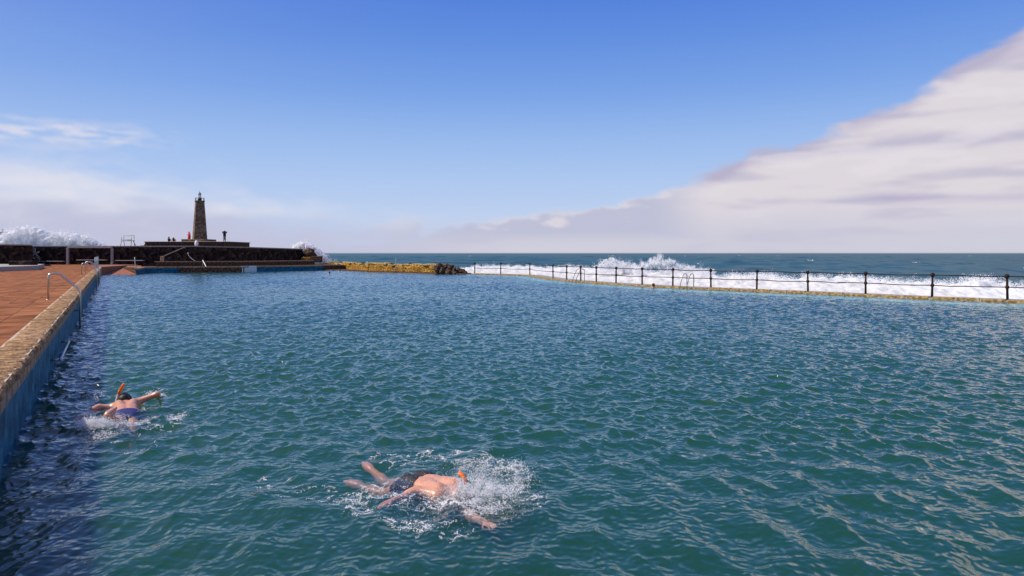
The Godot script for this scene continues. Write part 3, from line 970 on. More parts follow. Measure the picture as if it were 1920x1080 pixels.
# ------------------------------------------------------------------ sea side: wall, railing, sea, surf
func sea_wall() -> void:
	M.algae = textured(noise(0.02, 5, FastNoiseLite.TYPE_SIMPLEX_SMOOTH, 71), [[0.15, Color(0.06, 0.04, 0.015)], [0.4, Color(0.17, 0.11, 0.035)], [0.6, Color(0.30, 0.20, 0.075)], [0.85, Color(0.42, 0.33, 0.20)]], 0.4, 0.75, noise(0.05, 4), 3.0)
	M.ochre = textured(noise(0.022, 5, FastNoiseLite.TYPE_SIMPLEX_SMOOTH, 72), [[0.15, Color(0.035, 0.018, 0.007)], [0.38, Color(0.14, 0.068, 0.014)], [0.58, Color(0.30, 0.155, 0.026)], [0.85, Color(0.46, 0.30, 0.08)]], 0.30, 0.85, noise(0.05, 4), 5.0)
	M.wettop = textured(noise(0.02, 4, FastNoiseLite.TYPE_SIMPLEX_SMOOTH, 73), [[0.2, Color(0.20, 0.17, 0.17)], [0.8, Color(0.38, 0.34, 0.34)]], 0.3, 0.35)
	M.shelf = textured(noise(0.02, 4, FastNoiseLite.TYPE_SIMPLEX_SMOOTH, 74), [[0.2, Color(0.18, 0.50, 0.46)], [0.8, Color(0.34, 0.70, 0.62)]], 0.3, 0.8)
	struct("sea_wall", prism(ribbon(wall_path, 1.3, -0.38), -2.6, 0.10), M.wettop, "low concrete sea wall carrying the iron railing")
	# edge stones along the water, one short block after another
	var r := RandomNumberGenerator.new()
	r.seed = 12
	var edge := Node3D.new()
	edge.name = "wall_edging"
	edge.set_meta("kind", "structure")
	add_child(edge)
	for i in wall_path.size() - 1:
		var a: Vector2 = wall_path[i]
		var b: Vector2 = wall_path[i + 1]
		var n := int((b - a).length() / 1.1)
		for k in n:
			var p := a.lerp(b, (k + 0.5) / n)
			var t := (b - a).normalized()
			var nn := Vector2(-t.y, t.x)
			var q := p + nn * 0.26
			var o := obj("edge_stone", box_mesh(Vector3((b - a).length() / n - 0.03 - r.randf() * 0.05, 0.20, 0.30), 0.03), M.algae, edge, Vector3(q.x, 0.045 + r.randf_range(-0.025, 0.02), -q.y))
			o.rotation.y = atan2(t.y, t.x) + r.randf_range(-0.02, 0.02)
			o.rotation.z = r.randf_range(-0.02, 0.02)
	for q in [[-1.7, -3.1, -0.17], [-3.1, -4.6, -0.27]]:
		struct("underwater_step", prism(ribbon(wall_path, q[0], q[1]), -2.6, q[2]), M.shelf)
	struct("underwater_shelf", prism(ribbon(wall_path, -0.38, -1.7), -2.6, -0.11), M.shelf, "pale turquoise shelf under the water along the sea wall")
	# railing
	var rail := thing("iron_railing", Vector3(wall_path[6].x, 0.1, -wall_path[6].y), "rusty black iron railing with ball joints along the sea wall", "railing")
	M.rust = textured(noise(0.04, 4, FastNoiseLite.TYPE_SIMPLEX_SMOOTH, 75), [[0.2, Color(0.010, 0.008, 0.008)], [0.6, Color(0.022, 0.015, 0.013)], [0.85, Color(0.09, 0.035, 0.018)]], 1.5, 0.6)
	var post := tube([Vector3(0, -0.05, 0), Vector3(0, 1.2, 0)], [0.062, 0.05], 10)
	var ball := lathe([[0.0, -0.125], [0.05, -0.115], [0.095, -0.07], [0.115, 0.0], [0.095, 0.07], [0.05, 0.115], [0.0, 0.125]], 14)
	var small := lathe([[0.0, -0.10], [0.06, -0.085], [0.095, -0.03], [0.095, 0.03], [0.06, 0.085], [0.0, 0.10]], 14)
	for i in wall_path.size():
		var p: Vector2 = wall_path[i]
		var o := obj("post", post, M.rust, rail, Vector3(p.x - rail.position.x, 0, -p.y - rail.position.z))
		o.rotation = Vector3(r.randf_range(-0.02, 0.02), r.randf() * 6.0, r.randf_range(-0.02, 0.02))
		obj("ball", ball, M.rust, o, Vector3(0, 1.22, 0))
		obj("ball", small, M.rust, o, Vector3(0, 0.66, 0))
		obj("flange", lathe([[0.11, 0.0], [0.11, 0.03], [0.06, 0.045]], 12), M.rust, o)
	for i in wall_path.size() - 1:
		var a := Vector3(wall_path[i].x, 0, -wall_path[i].y) - Vector3(rail.position.x, 0, rail.position.z)
		var b := Vector3(wall_path[i + 1].x, 0, -wall_path[i + 1].y) - Vector3(rail.position.x, 0, rail.position.z)
		for h in [[1.22, 0.028, "top_rail"], [0.66, 0.024, "lower_rail"]]:
			if i == 17 and h[2] == "top_rail": continue
			var pts := []
			for k in 5:
				var t := k / 4.0
				pts.append(a.lerp(b, t) + Vector3(0, h[0] - sin(PI * t) * (r.randf_range(-0.01, 0.05) if i < 15 else 0.06), 0))
			obj(h[2], tube(pts, h[1], 8), M.rust, rail)
	var last := Vector3(wall_path[-1].x, 0, -wall_path[-1].y) - Vector3(rail.position.x, 0, rail.position.z)
	var on := at(812, 492, 85.8)
	obj("top_rail", tube([last + Vector3(0, 1.22, 0), Vector3(on.x - rail.position.x, 1.22, on.z - rail.position.z)], 0.028, 8), M.rust, rail)
	# ladders over the wall
	for q in [[8.55, "steel pool ladder with two curved rails by the sea wall railing", 1.05], [12.93, "far pool ladder at the jog of the sea wall railing", 1.15]]:
		var i := int(q[0])
		var a: Vector2 = wall_path[i]
		var b: Vector2 = wall_path[i + 1]
		var t := (b - a).normalized()
		var nn := Vector2(-t.y, t.x)
		var c := a.lerp(b, q[0] - i)
		var o := thing("pool_ladder", Vector3(c.x, 0, -c.y), q[1], "ladder", "ladders along the sea wall")
		o.transform.basis = Basis(Vector3(t.x, 0, -t.y), Vector3.UP, Vector3(t.x, 0, -t.y).cross(Vector3.UP))
		var sg := signf(Vector3(nn.x, 0, -nn.y).dot(o.transform.basis.z))
		for x in [-0.28, 0.28]:
			obj("rail", tube(bent([Vector3(x, 0.08, -0.1 * sg), Vector3(x, q[2], -0.1 * sg), Vector3(x, q[2], 0.3 * sg), Vector3(x, 0.25, 0.75 * sg), Vector3(x, -0.9, 0.8 * sg)], 0.18), 0.026, 8), M.darkrail, o)
		for y in [-0.2, -0.55]:
			obj("rung", tube([Vector3(-0.28, y, 0.79 * sg), Vector3(0.28, y, 0.79 * sg)], 0.022, 8), M.darkrail, o)

func rock_mesh(s: int, sub := 2, rough := 0.35) -> ArrayMesh:
	var n := noise(0.9, 3, FastNoiseLite.TYPE_SIMPLEX_SMOOTH, s)
	var n2 := noise(2.2, 1, FastNoiseLite.TYPE_CELLULAR, s)
	var tris := ico(sub)
	var st := begin()
	st.set_smooth_group(-1)
	for v in tris:
		var p: Vector3 = v
		st.add_vertex(p * (1.0 + n.get_noise_3dv(p) * rough * 1.6 + n2.get_noise_3dv(p) * rough * 0.5))
	return done(st)

func ico(sub: int) -> Array:            # flat list of triangle corners on a unit sphere, clockwise from outside
	var g := (1.0 + sqrt(5.0)) / 2.0
	var v := [Vector3(-1, g, 0), Vector3(1, g, 0), Vector3(-1, -g, 0), Vector3(1, -g, 0), Vector3(0, -1, g), Vector3(0, 1, g), Vector3(0, -1, -g), Vector3(0, 1, -g), Vector3(g, 0, -1), Vector3(g, 0, 1), Vector3(-g, 0, -1), Vector3(-g, 0, 1)]
	var f := [0, 11, 5, 0, 5, 1, 0, 1, 7, 0, 7, 10, 0, 10, 11, 1, 5, 9, 5, 11, 4, 11, 10, 2, 10, 7, 6, 7, 1, 8, 3, 9, 4, 3, 4, 2, 3, 2, 6, 3, 6, 8, 3, 8, 9, 4, 9, 5, 2, 4, 11, 6, 2, 10, 8, 6, 7, 9, 8, 1]
	var t := []
	for i in range(0, f.size(), 3):
		t.append_array([v[f[i]].normalized(), v[f[i + 2]].normalized(), v[f[i + 1]].normalized()])
	for k in sub:
		var o := []
		for i in range(0, t.size(), 3):
			var a: Vector3 = t[i]
			var b: Vector3 = t[i + 1]
			var c: Vector3 = t[i + 2]
			var ab := (a + b).normalized()
			var bc := (b + c).normalized()
			var ca := (c + a).normalized()
			o.append_array([a, ab, ca, ab, b, bc, ca, bc, c, ab, bc, ca])
		t = o
	return t

func ball_mesh(sub := 1) -> ArrayMesh:
	var st := begin()
	st.set_smooth_group(0)
	for v in ico(sub): st.add_vertex(v)
	return done(st)

func shore() -> void:
	# ochre sea wall in blocks
	var ow := thing("ochre_sea_wall", Vector3.ZERO, "ochre algae stained stone wall between the lava parapet and dark rocks", "wall")
	var pts := [Vector2(-31.8, 118), Vector2(-29.0, 111), Vector2(-26.4, 106), Vector2(-23.0, 100), Vector2(-20.1, 95.5), Vector2(-17.0, 92.6), Vector2(-14.3, 90.2), Vector2(-9.3, 86)]
	var tops := [0.95, 0.80, 1.02, 0.92, 1.05, 0.88, 1.0]
	for i in pts.size() - 1:
		var a: Vector2 = pts[i]
		var b: Vector2 = pts[i + 1]
		b = a.lerp(b, 0.992)
		obj("block", rough_block(a, b, 1.3, -0.5, tops[i], 0.16, 40 + i), M.ochre, ow)
		obj("coping", rough_block(a.lerp(b, 0.02), a.lerp(b, 0.97), 1.1, tops[i] - 0.12, tops[i] + 0.13, 0.12, 60 + i, 0.3), M.algae2, ow)
	struct("rock_ledge", prism([Vector2(-30.5, 113), Vector2(-28.0, 101.2), Vector2(-19.6, 93.7), Vector2(-9.6, 88.2) + Vector2(0, -3.2), Vector2(-4.9, 81.2), Vector2(-5.0, 84), Vector2(-9.3, 87), Vector2(-20.1, 96.5), Vector2(-32, 119)], -2.6, 0.10), M.brown, "brown rock ledge at the foot of the ochre wall")
	var r := RandomNumberGenerator.new()
	r.seed = 33
	M.rock = textured(noise(0.03, 5, FastNoiseLite.TYPE_SIMPLEX_SMOOTH, 81), [[0.2, Color(0.02, 0.013, 0.011)], [0.5, Color(0.075, 0.046, 0.032)], [0.85, Color(0.21, 0.15, 0.10)]], 0.5, 0.8)
	var rocks := [[822, 500, 0.75, "tall dark rock touching the end of the ochre wall"], [830, 505, 0.6, "low dark rock in front of the tall one at the ochre wall"], [838, 498, 0.55, "pointed dark rock second from the ochre wall"], [846, 501, 0.62, "broad brown rock in the middle of the rock heap"], [841, 507, 0.5, "small wet rock at the waterline mid heap"], [853, 505, 0.5, "dark rock right of the middle of the heap"], [860, 505, 0.45, "sloping rock near the right end of the heap"], [866, 506, 0.5, "sharp rock near the first railing post"], [872, 509, 0.33, "last small rock of the heap by the railing"], [852, 510, 0.33, "flat wet rock at the front of the heap"]]
	for q in rocks:
		var p := at(q[0], q[1] + 2.5, 84.6 - (q[1] - 500) * 0.25)
		var o := obj("shore_rock", rock_mesh(100 + int(q[0]), 2, 0.42), M.rock, self, p)
		o.scale = Vector3(q[2] * 0.8, q[2] * 0.66, q[2] * 0.8)
		o.rotation = Vector3(r.randf() * 6, r.randf() * 6, r.randf() * 6)
		tag(o, q[3], "rock", "dark rocks beside the ochre wall")
	# boulder and blocks at the end of the parapet
	var bp := at(580, 478, 112)
	var bo := obj("boulder", rock_mesh(7, 3, 0.30), M.rock, self, bp)
	bo.scale = Vector3(1.15, 1.05, 1.1)
	tag(bo, "big rounded lava boulder at the right end of the parapet", "boulder")
	for q in [[575.5, 487.5, 1.5, 0.95, "ochre stone block under the boulder, left one", M.ochre], [594, 486, 1.55, 1.0, "dark stone block right of the boulder", M.rock]]:
		var p := at(q[0], q[1], 110.5)
		var o := obj("stone_block", box_mesh(Vector3(q[2], q[3], 1.2), 0.06), q[5], self, p)
		tag(o, q[4], "block")
	# pole on the ochre wall and a few tufts of plants
	var pp := at(742, 510, 89.8)
	var po := thing("thin_pole", Vector3(pp.x, 0.08, pp.z), "thin pale metal pole standing before the ochre wall", "pole")
	obj("shaft", tube([Vector3(0, 0, 0), Vector3(0.05, 1.85, 0)], 0.045, 8), M.cap, po)
	obj("foot", box_mesh(Vector3(0.3, 0.12, 0.3), 0.02), M.brown, po)
	M.leaf = std(0.035, 0.05, 0.015, 0.8)
	M.leaf.backlight_enabled = true
	M.leaf.backlight = Color(0.2, 0.25, 0.1)
	for q in [[621, 489.5, 108, 0.55, "bushy green plant on the left end of the ochre wall"], [680, 490, 96.5, 0.45, "dark green tuft on the middle of the ochre wall"], [768, 491, 89.4, 0.3, "low dark tuft on the ochre wall right of the pole"]]:
		var p := at(q[0], q[1], q[2])
		var o := thing("shore_plant", Vector3(p.x, 0.92, p.z - 0.4), q[4], "plant", "plants on the ochre wall")
		var st := begin()
		st.set_smooth_group(-1)
		for k in 90:
			var d := Vector3(r.randfn(), absf(r.randfn()) + 0.4, r.randfn()).normalized()
			var b: Vector3 = d * q[3] * r.randf_range(0.2, 1.0)
			var e := b + d * 0.13 + Vector3(r.randfn(), r.randfn(), r.randfn()) * 0.05
			var sd := d.cross(Vector3(r.randfn(), r.randfn(), r.randfn())).normalized() * 0.035
			st.add_vertex(b)
			st.add_vertex(b.lerp(e, 0.5) + sd)
			st.add_vertex(e)
			st.add_vertex(b)
			st.add_vertex(e)
			st.add_vertex(b.lerp(e, 0.5) - sd)
		obj("leaves", done(st), M.leaf, o)
		obj("stem", tube([Vector3(0, -0.05, 0), Vector3(0.02, q[3] * 0.6, 0)], 0.02, 6), M.brown, o)

func sea() -> void:
	var big := Tile.new(192, 96.0, wave_set(96.0, 34, 2.2, 26.0, [[80, 22, 1.0], [40, 30, 0.5]], 0.17, 41))
	var xs := PackedFloat32Array()
	for v in spaced(0.0, 420.0, [[60.0, 0.7], [420.0, 4.0]]):
		xs.append(v)
		if v > 0: xs.insert(0, -v)
	var ds := spaced(20.0, 520.0, [[120.0, 0.55], [260.0, 1.6], [520.0, 4.0]])
	var grown := PackedVector2Array(Geometry2D.offset_polygon(pool_poly, 8.5)[0])
	var inside := func(x: float, d: float) -> bool: return not Geometry2D.is_point_in_polygon(Vector2(x, d), grown) and not (x < -30 and d < 118) and not (x < 20 and d < 60)
	var m := StandardMaterial3D.new()
	m.resource_name = "sea_water"
	m.albedo_color = lin(0.032, 0.086, 0.122)
	m.roughness = 0.5
	m.specular_mode = BaseMaterial3D.SPECULAR_DISABLED
	m.clearcoat_enabled = true
	m.clearcoat = 0.16
	m.clearcoat_roughness = 0.15
	m.normal_enabled = true
	m.normal_texture = M.water.normal_texture
	m.normal_scale = 0.9
	m.uv1_scale = Vector3(1, 1, 1)
	struct("sea", water_sheet(xs, ds, [[big, 1.0, 2.0]], 0.0, inside, 5.0), m)
	var st := begin()
	st.set_smooth_group(-1)
	var far := 45000.0
	quad(st, Vector3(-500, -0.12, -515), Vector3(-far, -0.12, -far), Vector3(far, -0.12, -far), Vector3(500, -0.12, -515))
	var fm: StandardMaterial3D = m.duplicate()
	fm.uv1_triplanar = true
	fm.uv1_world_triplanar = true
	fm.uv1_scale = Vector3.ONE * 0.05
	fm.normal_scale = 1.6
	struct("far_sea", done(st), fm)

var ball0: ArrayMesh
func scatter(called: String, where: Array, mesh: Mesh, mat: Material, label: String, category: String, parent: Node = self) -> void:     # where: transforms
	var mm := MultiMesh.new()
	mm.transform_format = MultiMesh.TRANSFORM_3D
	mm.mesh = mesh
	mm.instance_count = where.size()
	for i in where.size(): mm.set_instance_transform(i, where[i])
	var o := MultiMeshInstance3D.new()
	o.name = numbered(called) if parent == self else called
	o.multimesh = mm
	o.material_override = mat
	parent.add_child(o)
	tag(o, label, category, "", "stuff")

func puff(r: RandomNumberGenerator, p: Vector3, s: float) -> Transform3D:
	return Transform3D(Basis.from_euler(Vector3(r.randf() * 6, r.randf() * 6, r.randf() * 6)).scaled(Vector3(s, s * r.randf_range(0.6, 1.0), s)), p)

func burst(called: String, label: String, hull: Array, d: float, deep: float, clumps: int, each: int, s: float, r: RandomNumberGenerator) -> void:    # thrown water, fine spray only
	var where := []
	var width: float = hull[-1][0] - hull[0][0]
	for c in clumps:
		var at_x: float = hull[0][0] + (c + r.randf()) / clumps * width
		var i := 0
		while i < hull.size() - 2 and hull[i + 1][0] < at_x: i += 1
		var f: float = (at_x - hull[i][0]) / (hull[i + 1][0] - hull[i][0])
		var y0 := lerpf(hull[i][1], hull[i + 1][1], f)
		var y1 := lerpf(hull[i][2], hull[i + 1][2], f)
		var cr := s * r.randf_range(0.3, 1.0)
		var edge := cr / d * FOC * 0.6
		var mid := at(at_x, lerpf(minf(y0 + edge, y1), maxf(y1, y0 + edge), pow(r.randf(), 1.2)), d + r.randfn() * deep)
		var jet := Vector3(r.randfn() * 0.5, r.randf_range(0.0, 1.2), r.randfn() * 0.3) * (1.0 if r.randf() < 0.35 else 0.2)
		for k in each:
			var v := Vector3(r.randfn(), r.randfn(), r.randfn()).normalized() * pow(r.randf(), 0.6)
			where.append(puff(r, mid + v * cr + jet * cr * pow(r.randf(), 1.5) * 1.6, s * (0.018 + 0.045 * pow(r.randf(), 2.5))))
	scatter(called, where, ball0, M.foam, label, "spray")

func plume(label: String, hull: Array, d: float, deep: float, billows: int, s: float, r: RandomNumberGenerator) -> MeshInstance3D:    # the dense white heart of a plume: many billows melted into one body
	var width: float = hull[-1][0] - hull[0][0]
	var bones := []
	for c in billows:
		var at_x: float = hull[0][0] + (c + r.randf()) / billows * width
		var i := 0
		while i < hull.size() - 2 and hull[i + 1][0] < at_x: i += 1
		var f: float = (at_x - hull[i][0]) / (hull[i + 1][0] - hull[i][0])
		var y0 := lerpf(hull[i][1], hull[i + 1][1], f)
		var y1 := lerpf(hull[i][2], hull[i + 1][2], f)
		var cr := s * r.randf_range(0.25, 0.6)
		var edge := (cr * 1.1 + s * 0.28) / d * FOC
		var p := at(at_x, lerpf(minf(y0 + edge, y1), maxf(y1, y0 + edge), pow(r.randf(), 1.6)), d + r.randfn() * deep)
		bones.append([p, p + Vector3(r.randfn(), r.randfn(), 0) * cr * 0.5, cr, cr * 0.8])
	var o := obj("plume_heart", net_mesh([[bones, s * 0.11, s * 0.22]]), M.foam)
	tag(o, label, "spray", "", "stuff")
	return o

func surf() -> void:
	M.foam = std(0.93, 0.935, 0.94, 0.9)
	M.foam.backlight_enabled = true
	M.foam.backlight = Color(0.95, 0.95, 0.96)
	var r := RandomNumberGenerator.new()
	r.seed = 55
	# churned white water behind the sea wall: a sheet rising to a ragged bore
	var path := []
	for p in wall_path.slice(0, 17): path.append(p)
	path.append_array([Vector2(0.6, 79.5), Vector2(-3.5, 83.5), Vector2(-8, 86.5), Vector2(-12, 90)])
	path.push_front(wall_path[0] + Vector2(8, -7))
	var n := noise(0.35, 4, FastNoiseLite.TYPE_SIMPLEX_SMOOTH, 4)
	var n2 := noise(1.6, 3, FastNoiseLite.TYPE_SIMPLEX_SMOOTH, 5)
	var pts := []
	for i in path.size() - 1:
		var c := int(ceil((path[i + 1] - path[i]).length() / 0.22))
		for k in c: pts.append(path[i].lerp(path[i + 1], float(k) / c))
	var wide := 70
	var grid := []
	var crest := []
	for i in pts.size():
		var t: Vector2 = (pts[mini(i + 8, pts.size() - 1)] - pts[maxi(i - 8, 0)]).normalized()
		var out := Vector2(t.y, -t.x)
		var reach := 12.0 + n.get_noise_2d(i * 0.09, 50) * 3.0
		var row := []
		var best := Vector3(0, -9, 0)
		var hi := 0.50 + n.get_noise_2d(i * 0.12, 9) * 0.40
		for k in wide:
			var u := float(k) / (wide - 1)
			var q: Vector2 = pts[i] + out * (1.0 + u * reach)
			var h := -0.04 + (hi + 0.04) * smoothstep(0.15, 0.72, u) * (1.0 - smoothstep(0.78, 1.0, u) * 1.6)
			h += n.get_noise_2d(q.x * 2.2, q.y * 2.2) * 0.30 * smoothstep(0.0, 0.3, u) + absf(n2.get_noise_2d(q.x, q.y)) * 0.22 - 0.03
			var p := Vector3(q.x, h, -q.y)
			if h > best.y: best = p
			row.append(p)
		grid.append(row)
		crest.append(best)
	var st := begin()
	st.set_smooth_group(0)
	for i in grid.size() - 1:
		for k in wide - 1:
			quad(st, grid[i][k], grid[i + 1][k], grid[i + 1][k + 1], grid[i][k + 1])
	var fo := obj("surf_foam", done(st), M.foam)
	tag(fo, "white churning surf foam just beyond the sea wall railing", "surf", "", "stuff")
	var where := []
	for j in 2400:
		var c: Vector3 = crest[r.randi() % crest.size()]
		var up := pow(r.randf(), 3.0) * 0.34
		var dir := Vector3(r.randfn() * 0.25, 0.12 + r.randf() * 0.3 * (0.3 + up), r.randfn() * 0.2)
		c += Vector3(r.randfn() * 0.3, up * 0.5 - 0.10, r.randfn() * 0.8)
		for k in 30:
			where.append(puff(r, c + dir * r.randf() + Vector3(r.randfn(), r.randfn(), r.randfn()) * 0.09, 0.008 + 0.014 * pow(r.randf(), 2.0)))
	ball0 = ball_mesh(0)
	var ball := ball0
	scatter("surf_spray", where, ball, M.foam, "fine white spray along the crest of the surf", "spray")
	burst("spray_burst", "left burst of spray rising above the railing and horizon", [[1114, 501, 512], [1128, 490, 512], [1140, 480, 512], [1150, 484, 512], [1165, 489, 512], [1180, 492, 512], [1200, 499, 512]], 68, 0.7, 170, 130, 0.42, r)
	burst("spray_burst", "right burst of spray above the pool ladder", [[1188, 499, 514], [1210, 490, 514], [1225, 482, 514], [1236, 477, 514], [1248, 482, 514], [1262, 488, 514], [1280, 494, 516], [1300, 500, 516], [1340, 505, 518]], 63, 0.7, 220, 130, 0.40, r)
	var left_hull := [[-40, 448, 466], [0, 441, 466], [20, 431, 466], [40, 424, 466], [55, 420.5, 466], [68, 423, 466], [80, 428, 466], [88, 437, 466], [97, 436, 466], [110, 433.5, 466], [125, 435, 466], [145, 438, 466], [165, 441, 466], [180, 449, 466], [196, 460, 468]]
	burst("spray_plume", "huge white wave plume bursting behind the dark wall at left", left_hull, 128, 1.0, 430, 120, 1.0, r)
	plume("dense white heart of the plume behind the dark wall at left", left_hull, 128.6, 0.5, 620, 1.0, r)
	var end_hull := [[550, 460, 470], [564, 453, 474], [578, 453.5, 480], [590, 459, 484], [600, 467, 490], [608, 477, 493], [616, 487, 494], [626, 493, 496]]
	burst("spray_plume", "white wave plume curling over the boulder at the parapet end", end_hull, 117, 0.6, 190, 130, 0.66, r)
	plume("dense white heart of the plume at the parapet end", end_hull, 117.4, 0.35, 260, 0.62, r)
	where = []
	for k in 34:
		var d := exp(r.randf_range(log(110.0), log(900.0)))
		var c := Vector3(r.randf_range(-0.28, 0.80) * d, -0.25, -d)
		for j in 14:
			where.append(puff(r, c + Vector3(r.randfn() * 1.1, r.randf() * 0.25, r.randfn() * 0.35), r.randf_range(0.08, 0.28)))
	scatter("whitecaps", where, ball, M.foam, "small scattered whitecaps out on the open sea", "whitecaps")

# ------------------------------------------------------------------ bodies
func nets(st: SurfaceTool, bones: Array, cell: float, k: float) -> void:     # bones: [from, to, radius, radius]; joined by a smooth minimum and meshed as surface nets
	var lo := Vector3.ONE * 1e9
	var hi := Vector3.ONE * -1e9
	for b in bones:
		for e in 2:
			var rr: Vector3 = Vector3.ONE * (b[2 + e] + 3.0 * cell + k * 0.5)
			lo = lo.min(b[e] - rr)
			hi = hi.max(b[e] + rr)
	var nx := int((hi.x - lo.x) / cell) + 2
	var ny := int((hi.y - lo.y) / cell) + 2
	var nz := int((hi.z - lo.z) / cell) + 2
	var f := PackedFloat32Array()
	f.resize(nx * ny * nz)
	f.fill(1.0)
	for b in bones:
		var a: Vector3 = b[0]
		var d: Vector3 = b[1] - b[0]
		var dd := maxf(d.length_squared(), 1e-9)
		var pad: float = maxf(b[2], b[3]) + 2.0 * cell + k
		var p0: Vector3 = ((b[0] as Vector3).min(b[1]) - Vector3.ONE * pad - lo) / cell
		var p1: Vector3 = ((b[0] as Vector3).max(b[1]) + Vector3.ONE * pad - lo) / cell
		for z in range(maxi(0, int(p0.z)), mini(nz, int(p1.z) + 2)):
			for y in range(maxi(0, int(p0.y)), mini(ny, int(p1.y) + 2)):
				var o := (z * ny + y) * nx
				for x in range(maxi(0, int(p0.x)), mini(nx, int(p1.x) + 2)):
					var q := lo + Vector3(x, y, z) * cell - a
					var t := clampf(q.dot(d) / dd, 0.0, 1.0)
					var v := (q - d * t).length() - lerpf(b[2], b[3], t)
					var w := f[o + x]
					var h := maxf(k - absf(v - w), 0.0) / k
					f[o + x] = minf(v, w) - h * h * k * 0.25
	var vert := {}
	var step := [1, nx, nx * ny]
	for z in nz - 1:
		for y in ny - 1:
			for x in nx - 1:
				var o := (z * ny + y) * nx + x
				var first := f[o] < 0.0
				var mixed := false
				for c in 8:
					if (f[o + (c & 1) + ((c >> 1) & 1) * nx + (c >> 2) * nx * ny] < 0.0) != first:
						mixed = true
						break
				if not mixed: continue
				var sum := Vector3.ZERO
				var cnt := 0
				for c in 8:
					for ax in 3:
						if (c >> ax) & 1: continue
						var c2 := c | (1 << ax)
						var va := f[o + (c & 1) + ((c >> 1) & 1) * nx + (c >> 2) * nx * ny]
						var vb := f[o + (c2 & 1) + ((c2 >> 1) & 1) * nx + (c2 >> 2) * nx * ny]
						if (va < 0.0) != (vb < 0.0):
							var pa := Vector3(c & 1, (c >> 1) & 1, c >> 2)
							pa[ax] += va / (va - vb)
							sum += pa
							cnt += 1
				vert[o] = lo + (Vector3(x, y, z) + sum / cnt) * cell
	st.set_smooth_group(0)
	for o in vert:
		for ax in 3:
			var o2: int = o + step[ax]
			if (f[o] < 0.0) == (f[o2] < 0.0): continue
			var u: int = step[(ax + 1) % 3]
			var v: int = step[(ax + 2) % 3]
			if not (vert.has(o - u) and vert.has(o - v) and vert.has(o - u - v)): continue
			var q := [vert[o], vert[o - u], vert[o - u - v], vert[o - v]]
			if f[o] > 0.0: q.reverse()
			quad(st, q[0], q[3], q[2], q[1])

func hand_bones(wrist: Vector3, dir: Vector3, palm: Vector3, thumb_side: float, curl := 0.25, s := 1.0) -> Array:
	dir = dir.normalized()
	var side := dir.cross(palm).normalized() * thumb_side
	palm = side.cross(dir).normalized() * thumb_side
	var out := []
	for i in 4:
		var w := (0.033 - i * 0.022) * s
		var base := wrist + dir * 0.02 * s + side * w * 0.7
		var knuckle := wrist + dir * (0.095 - 0.006 * absf(i - 1.2)) * s + side * w
		out.append([base, knuckle, 0.016 * s, 0.0125 * s])
		var l: float = [0.072, 0.080, 0.074, 0.058][i] * s
		var spread := side * (0.10 - i * 0.07)
		var d1 := (dir + spread + palm * curl * 0.5).normalized()
		var d2 := (dir + spread + palm * curl * 1.4).normalized()
		var mid := knuckle + d1 * l * 0.5
		out.append([knuckle, mid, 0.0095 * s, 0.0085 * s])
		out.append([mid, mid + d2 * l * 0.5, 0.0085 * s, 0.0070 * s])
	var tb := wrist + dir * 0.025 * s + side * 0.028 * s
	var tm := tb + (dir * 0.6 + side * 0.75 + palm * 0.2).normalized() * 0.045 * s
	out.append([tb, tm, 0.0145 * s, 0.011 * s])
	out.append([tm, tm + (dir * 0.85 + side * 0.4 + palm * 0.25).normalized() * 0.038 * s, 0.0105 * s, 0.0085 * s])
	out.append([wrist - dir * 0.03 * s, wrist + dir * 0.02 * s, 0.025 * s, 0.026 * s])
	return out

func head_bones(c: Vector3, up: Vector3, face: Vector3, s := 1.0) -> Array:      # c: middle of the head; up: crown; face: where it looks
	up = up.normalized()
	face = (face - up * face.dot(up)).normalized()
	var side := up.cross(face)
	var out := [[c + up * 0.035 * s - face * 0.025 * s, c + up * 0.03 * s + face * 0.02 * s, 0.088 * s, 0.082 * s], [c - up * 0.03 * s + face * 0.025 * s, c - up * 0.075 * s + face * 0.045 * s, 0.066 * s, 0.045 * s],
		[c + face * 0.095 * s + up * 0.01 * s, c + face * 0.118 * s - up * 0.025 * s, 0.010 * s, 0.016 * s], [c + face * 0.088 * s - up * 0.062 * s - side * 0.015 * s, c + face * 0.088 * s - up * 0.062 * s + side * 0.015 * s, 0.010 * s, 0.010 * s]]
	for e in [-1.0, 1.0]:
		out.append([c + side * 0.082 * e * s - up * 0.015 * s, c + side * 0.088 * e * s + up * 0.02 * s - face * 0.01 * s, 0.012 * s, 0.016 * s])
		out.append([c + side * 0.032 * e * s + face * 0.085 * s + up * 0.022 * s, c + side * 0.04 * e * s + face * 0.082 * s + up * 0.022 * s, 0.014 * s, 0.014 * s])
	return out

func foot_bones(ankle: Vector3, toe: Vector3) -> Array:
	return [[ankle, ankle.lerp(toe, 0.5), 0.042, 0.040], [ankle.lerp(toe, 0.4), toe, 0.040, 0.022], [ankle, ankle - (toe - ankle) * 0.22, 0.040, 0.034]]

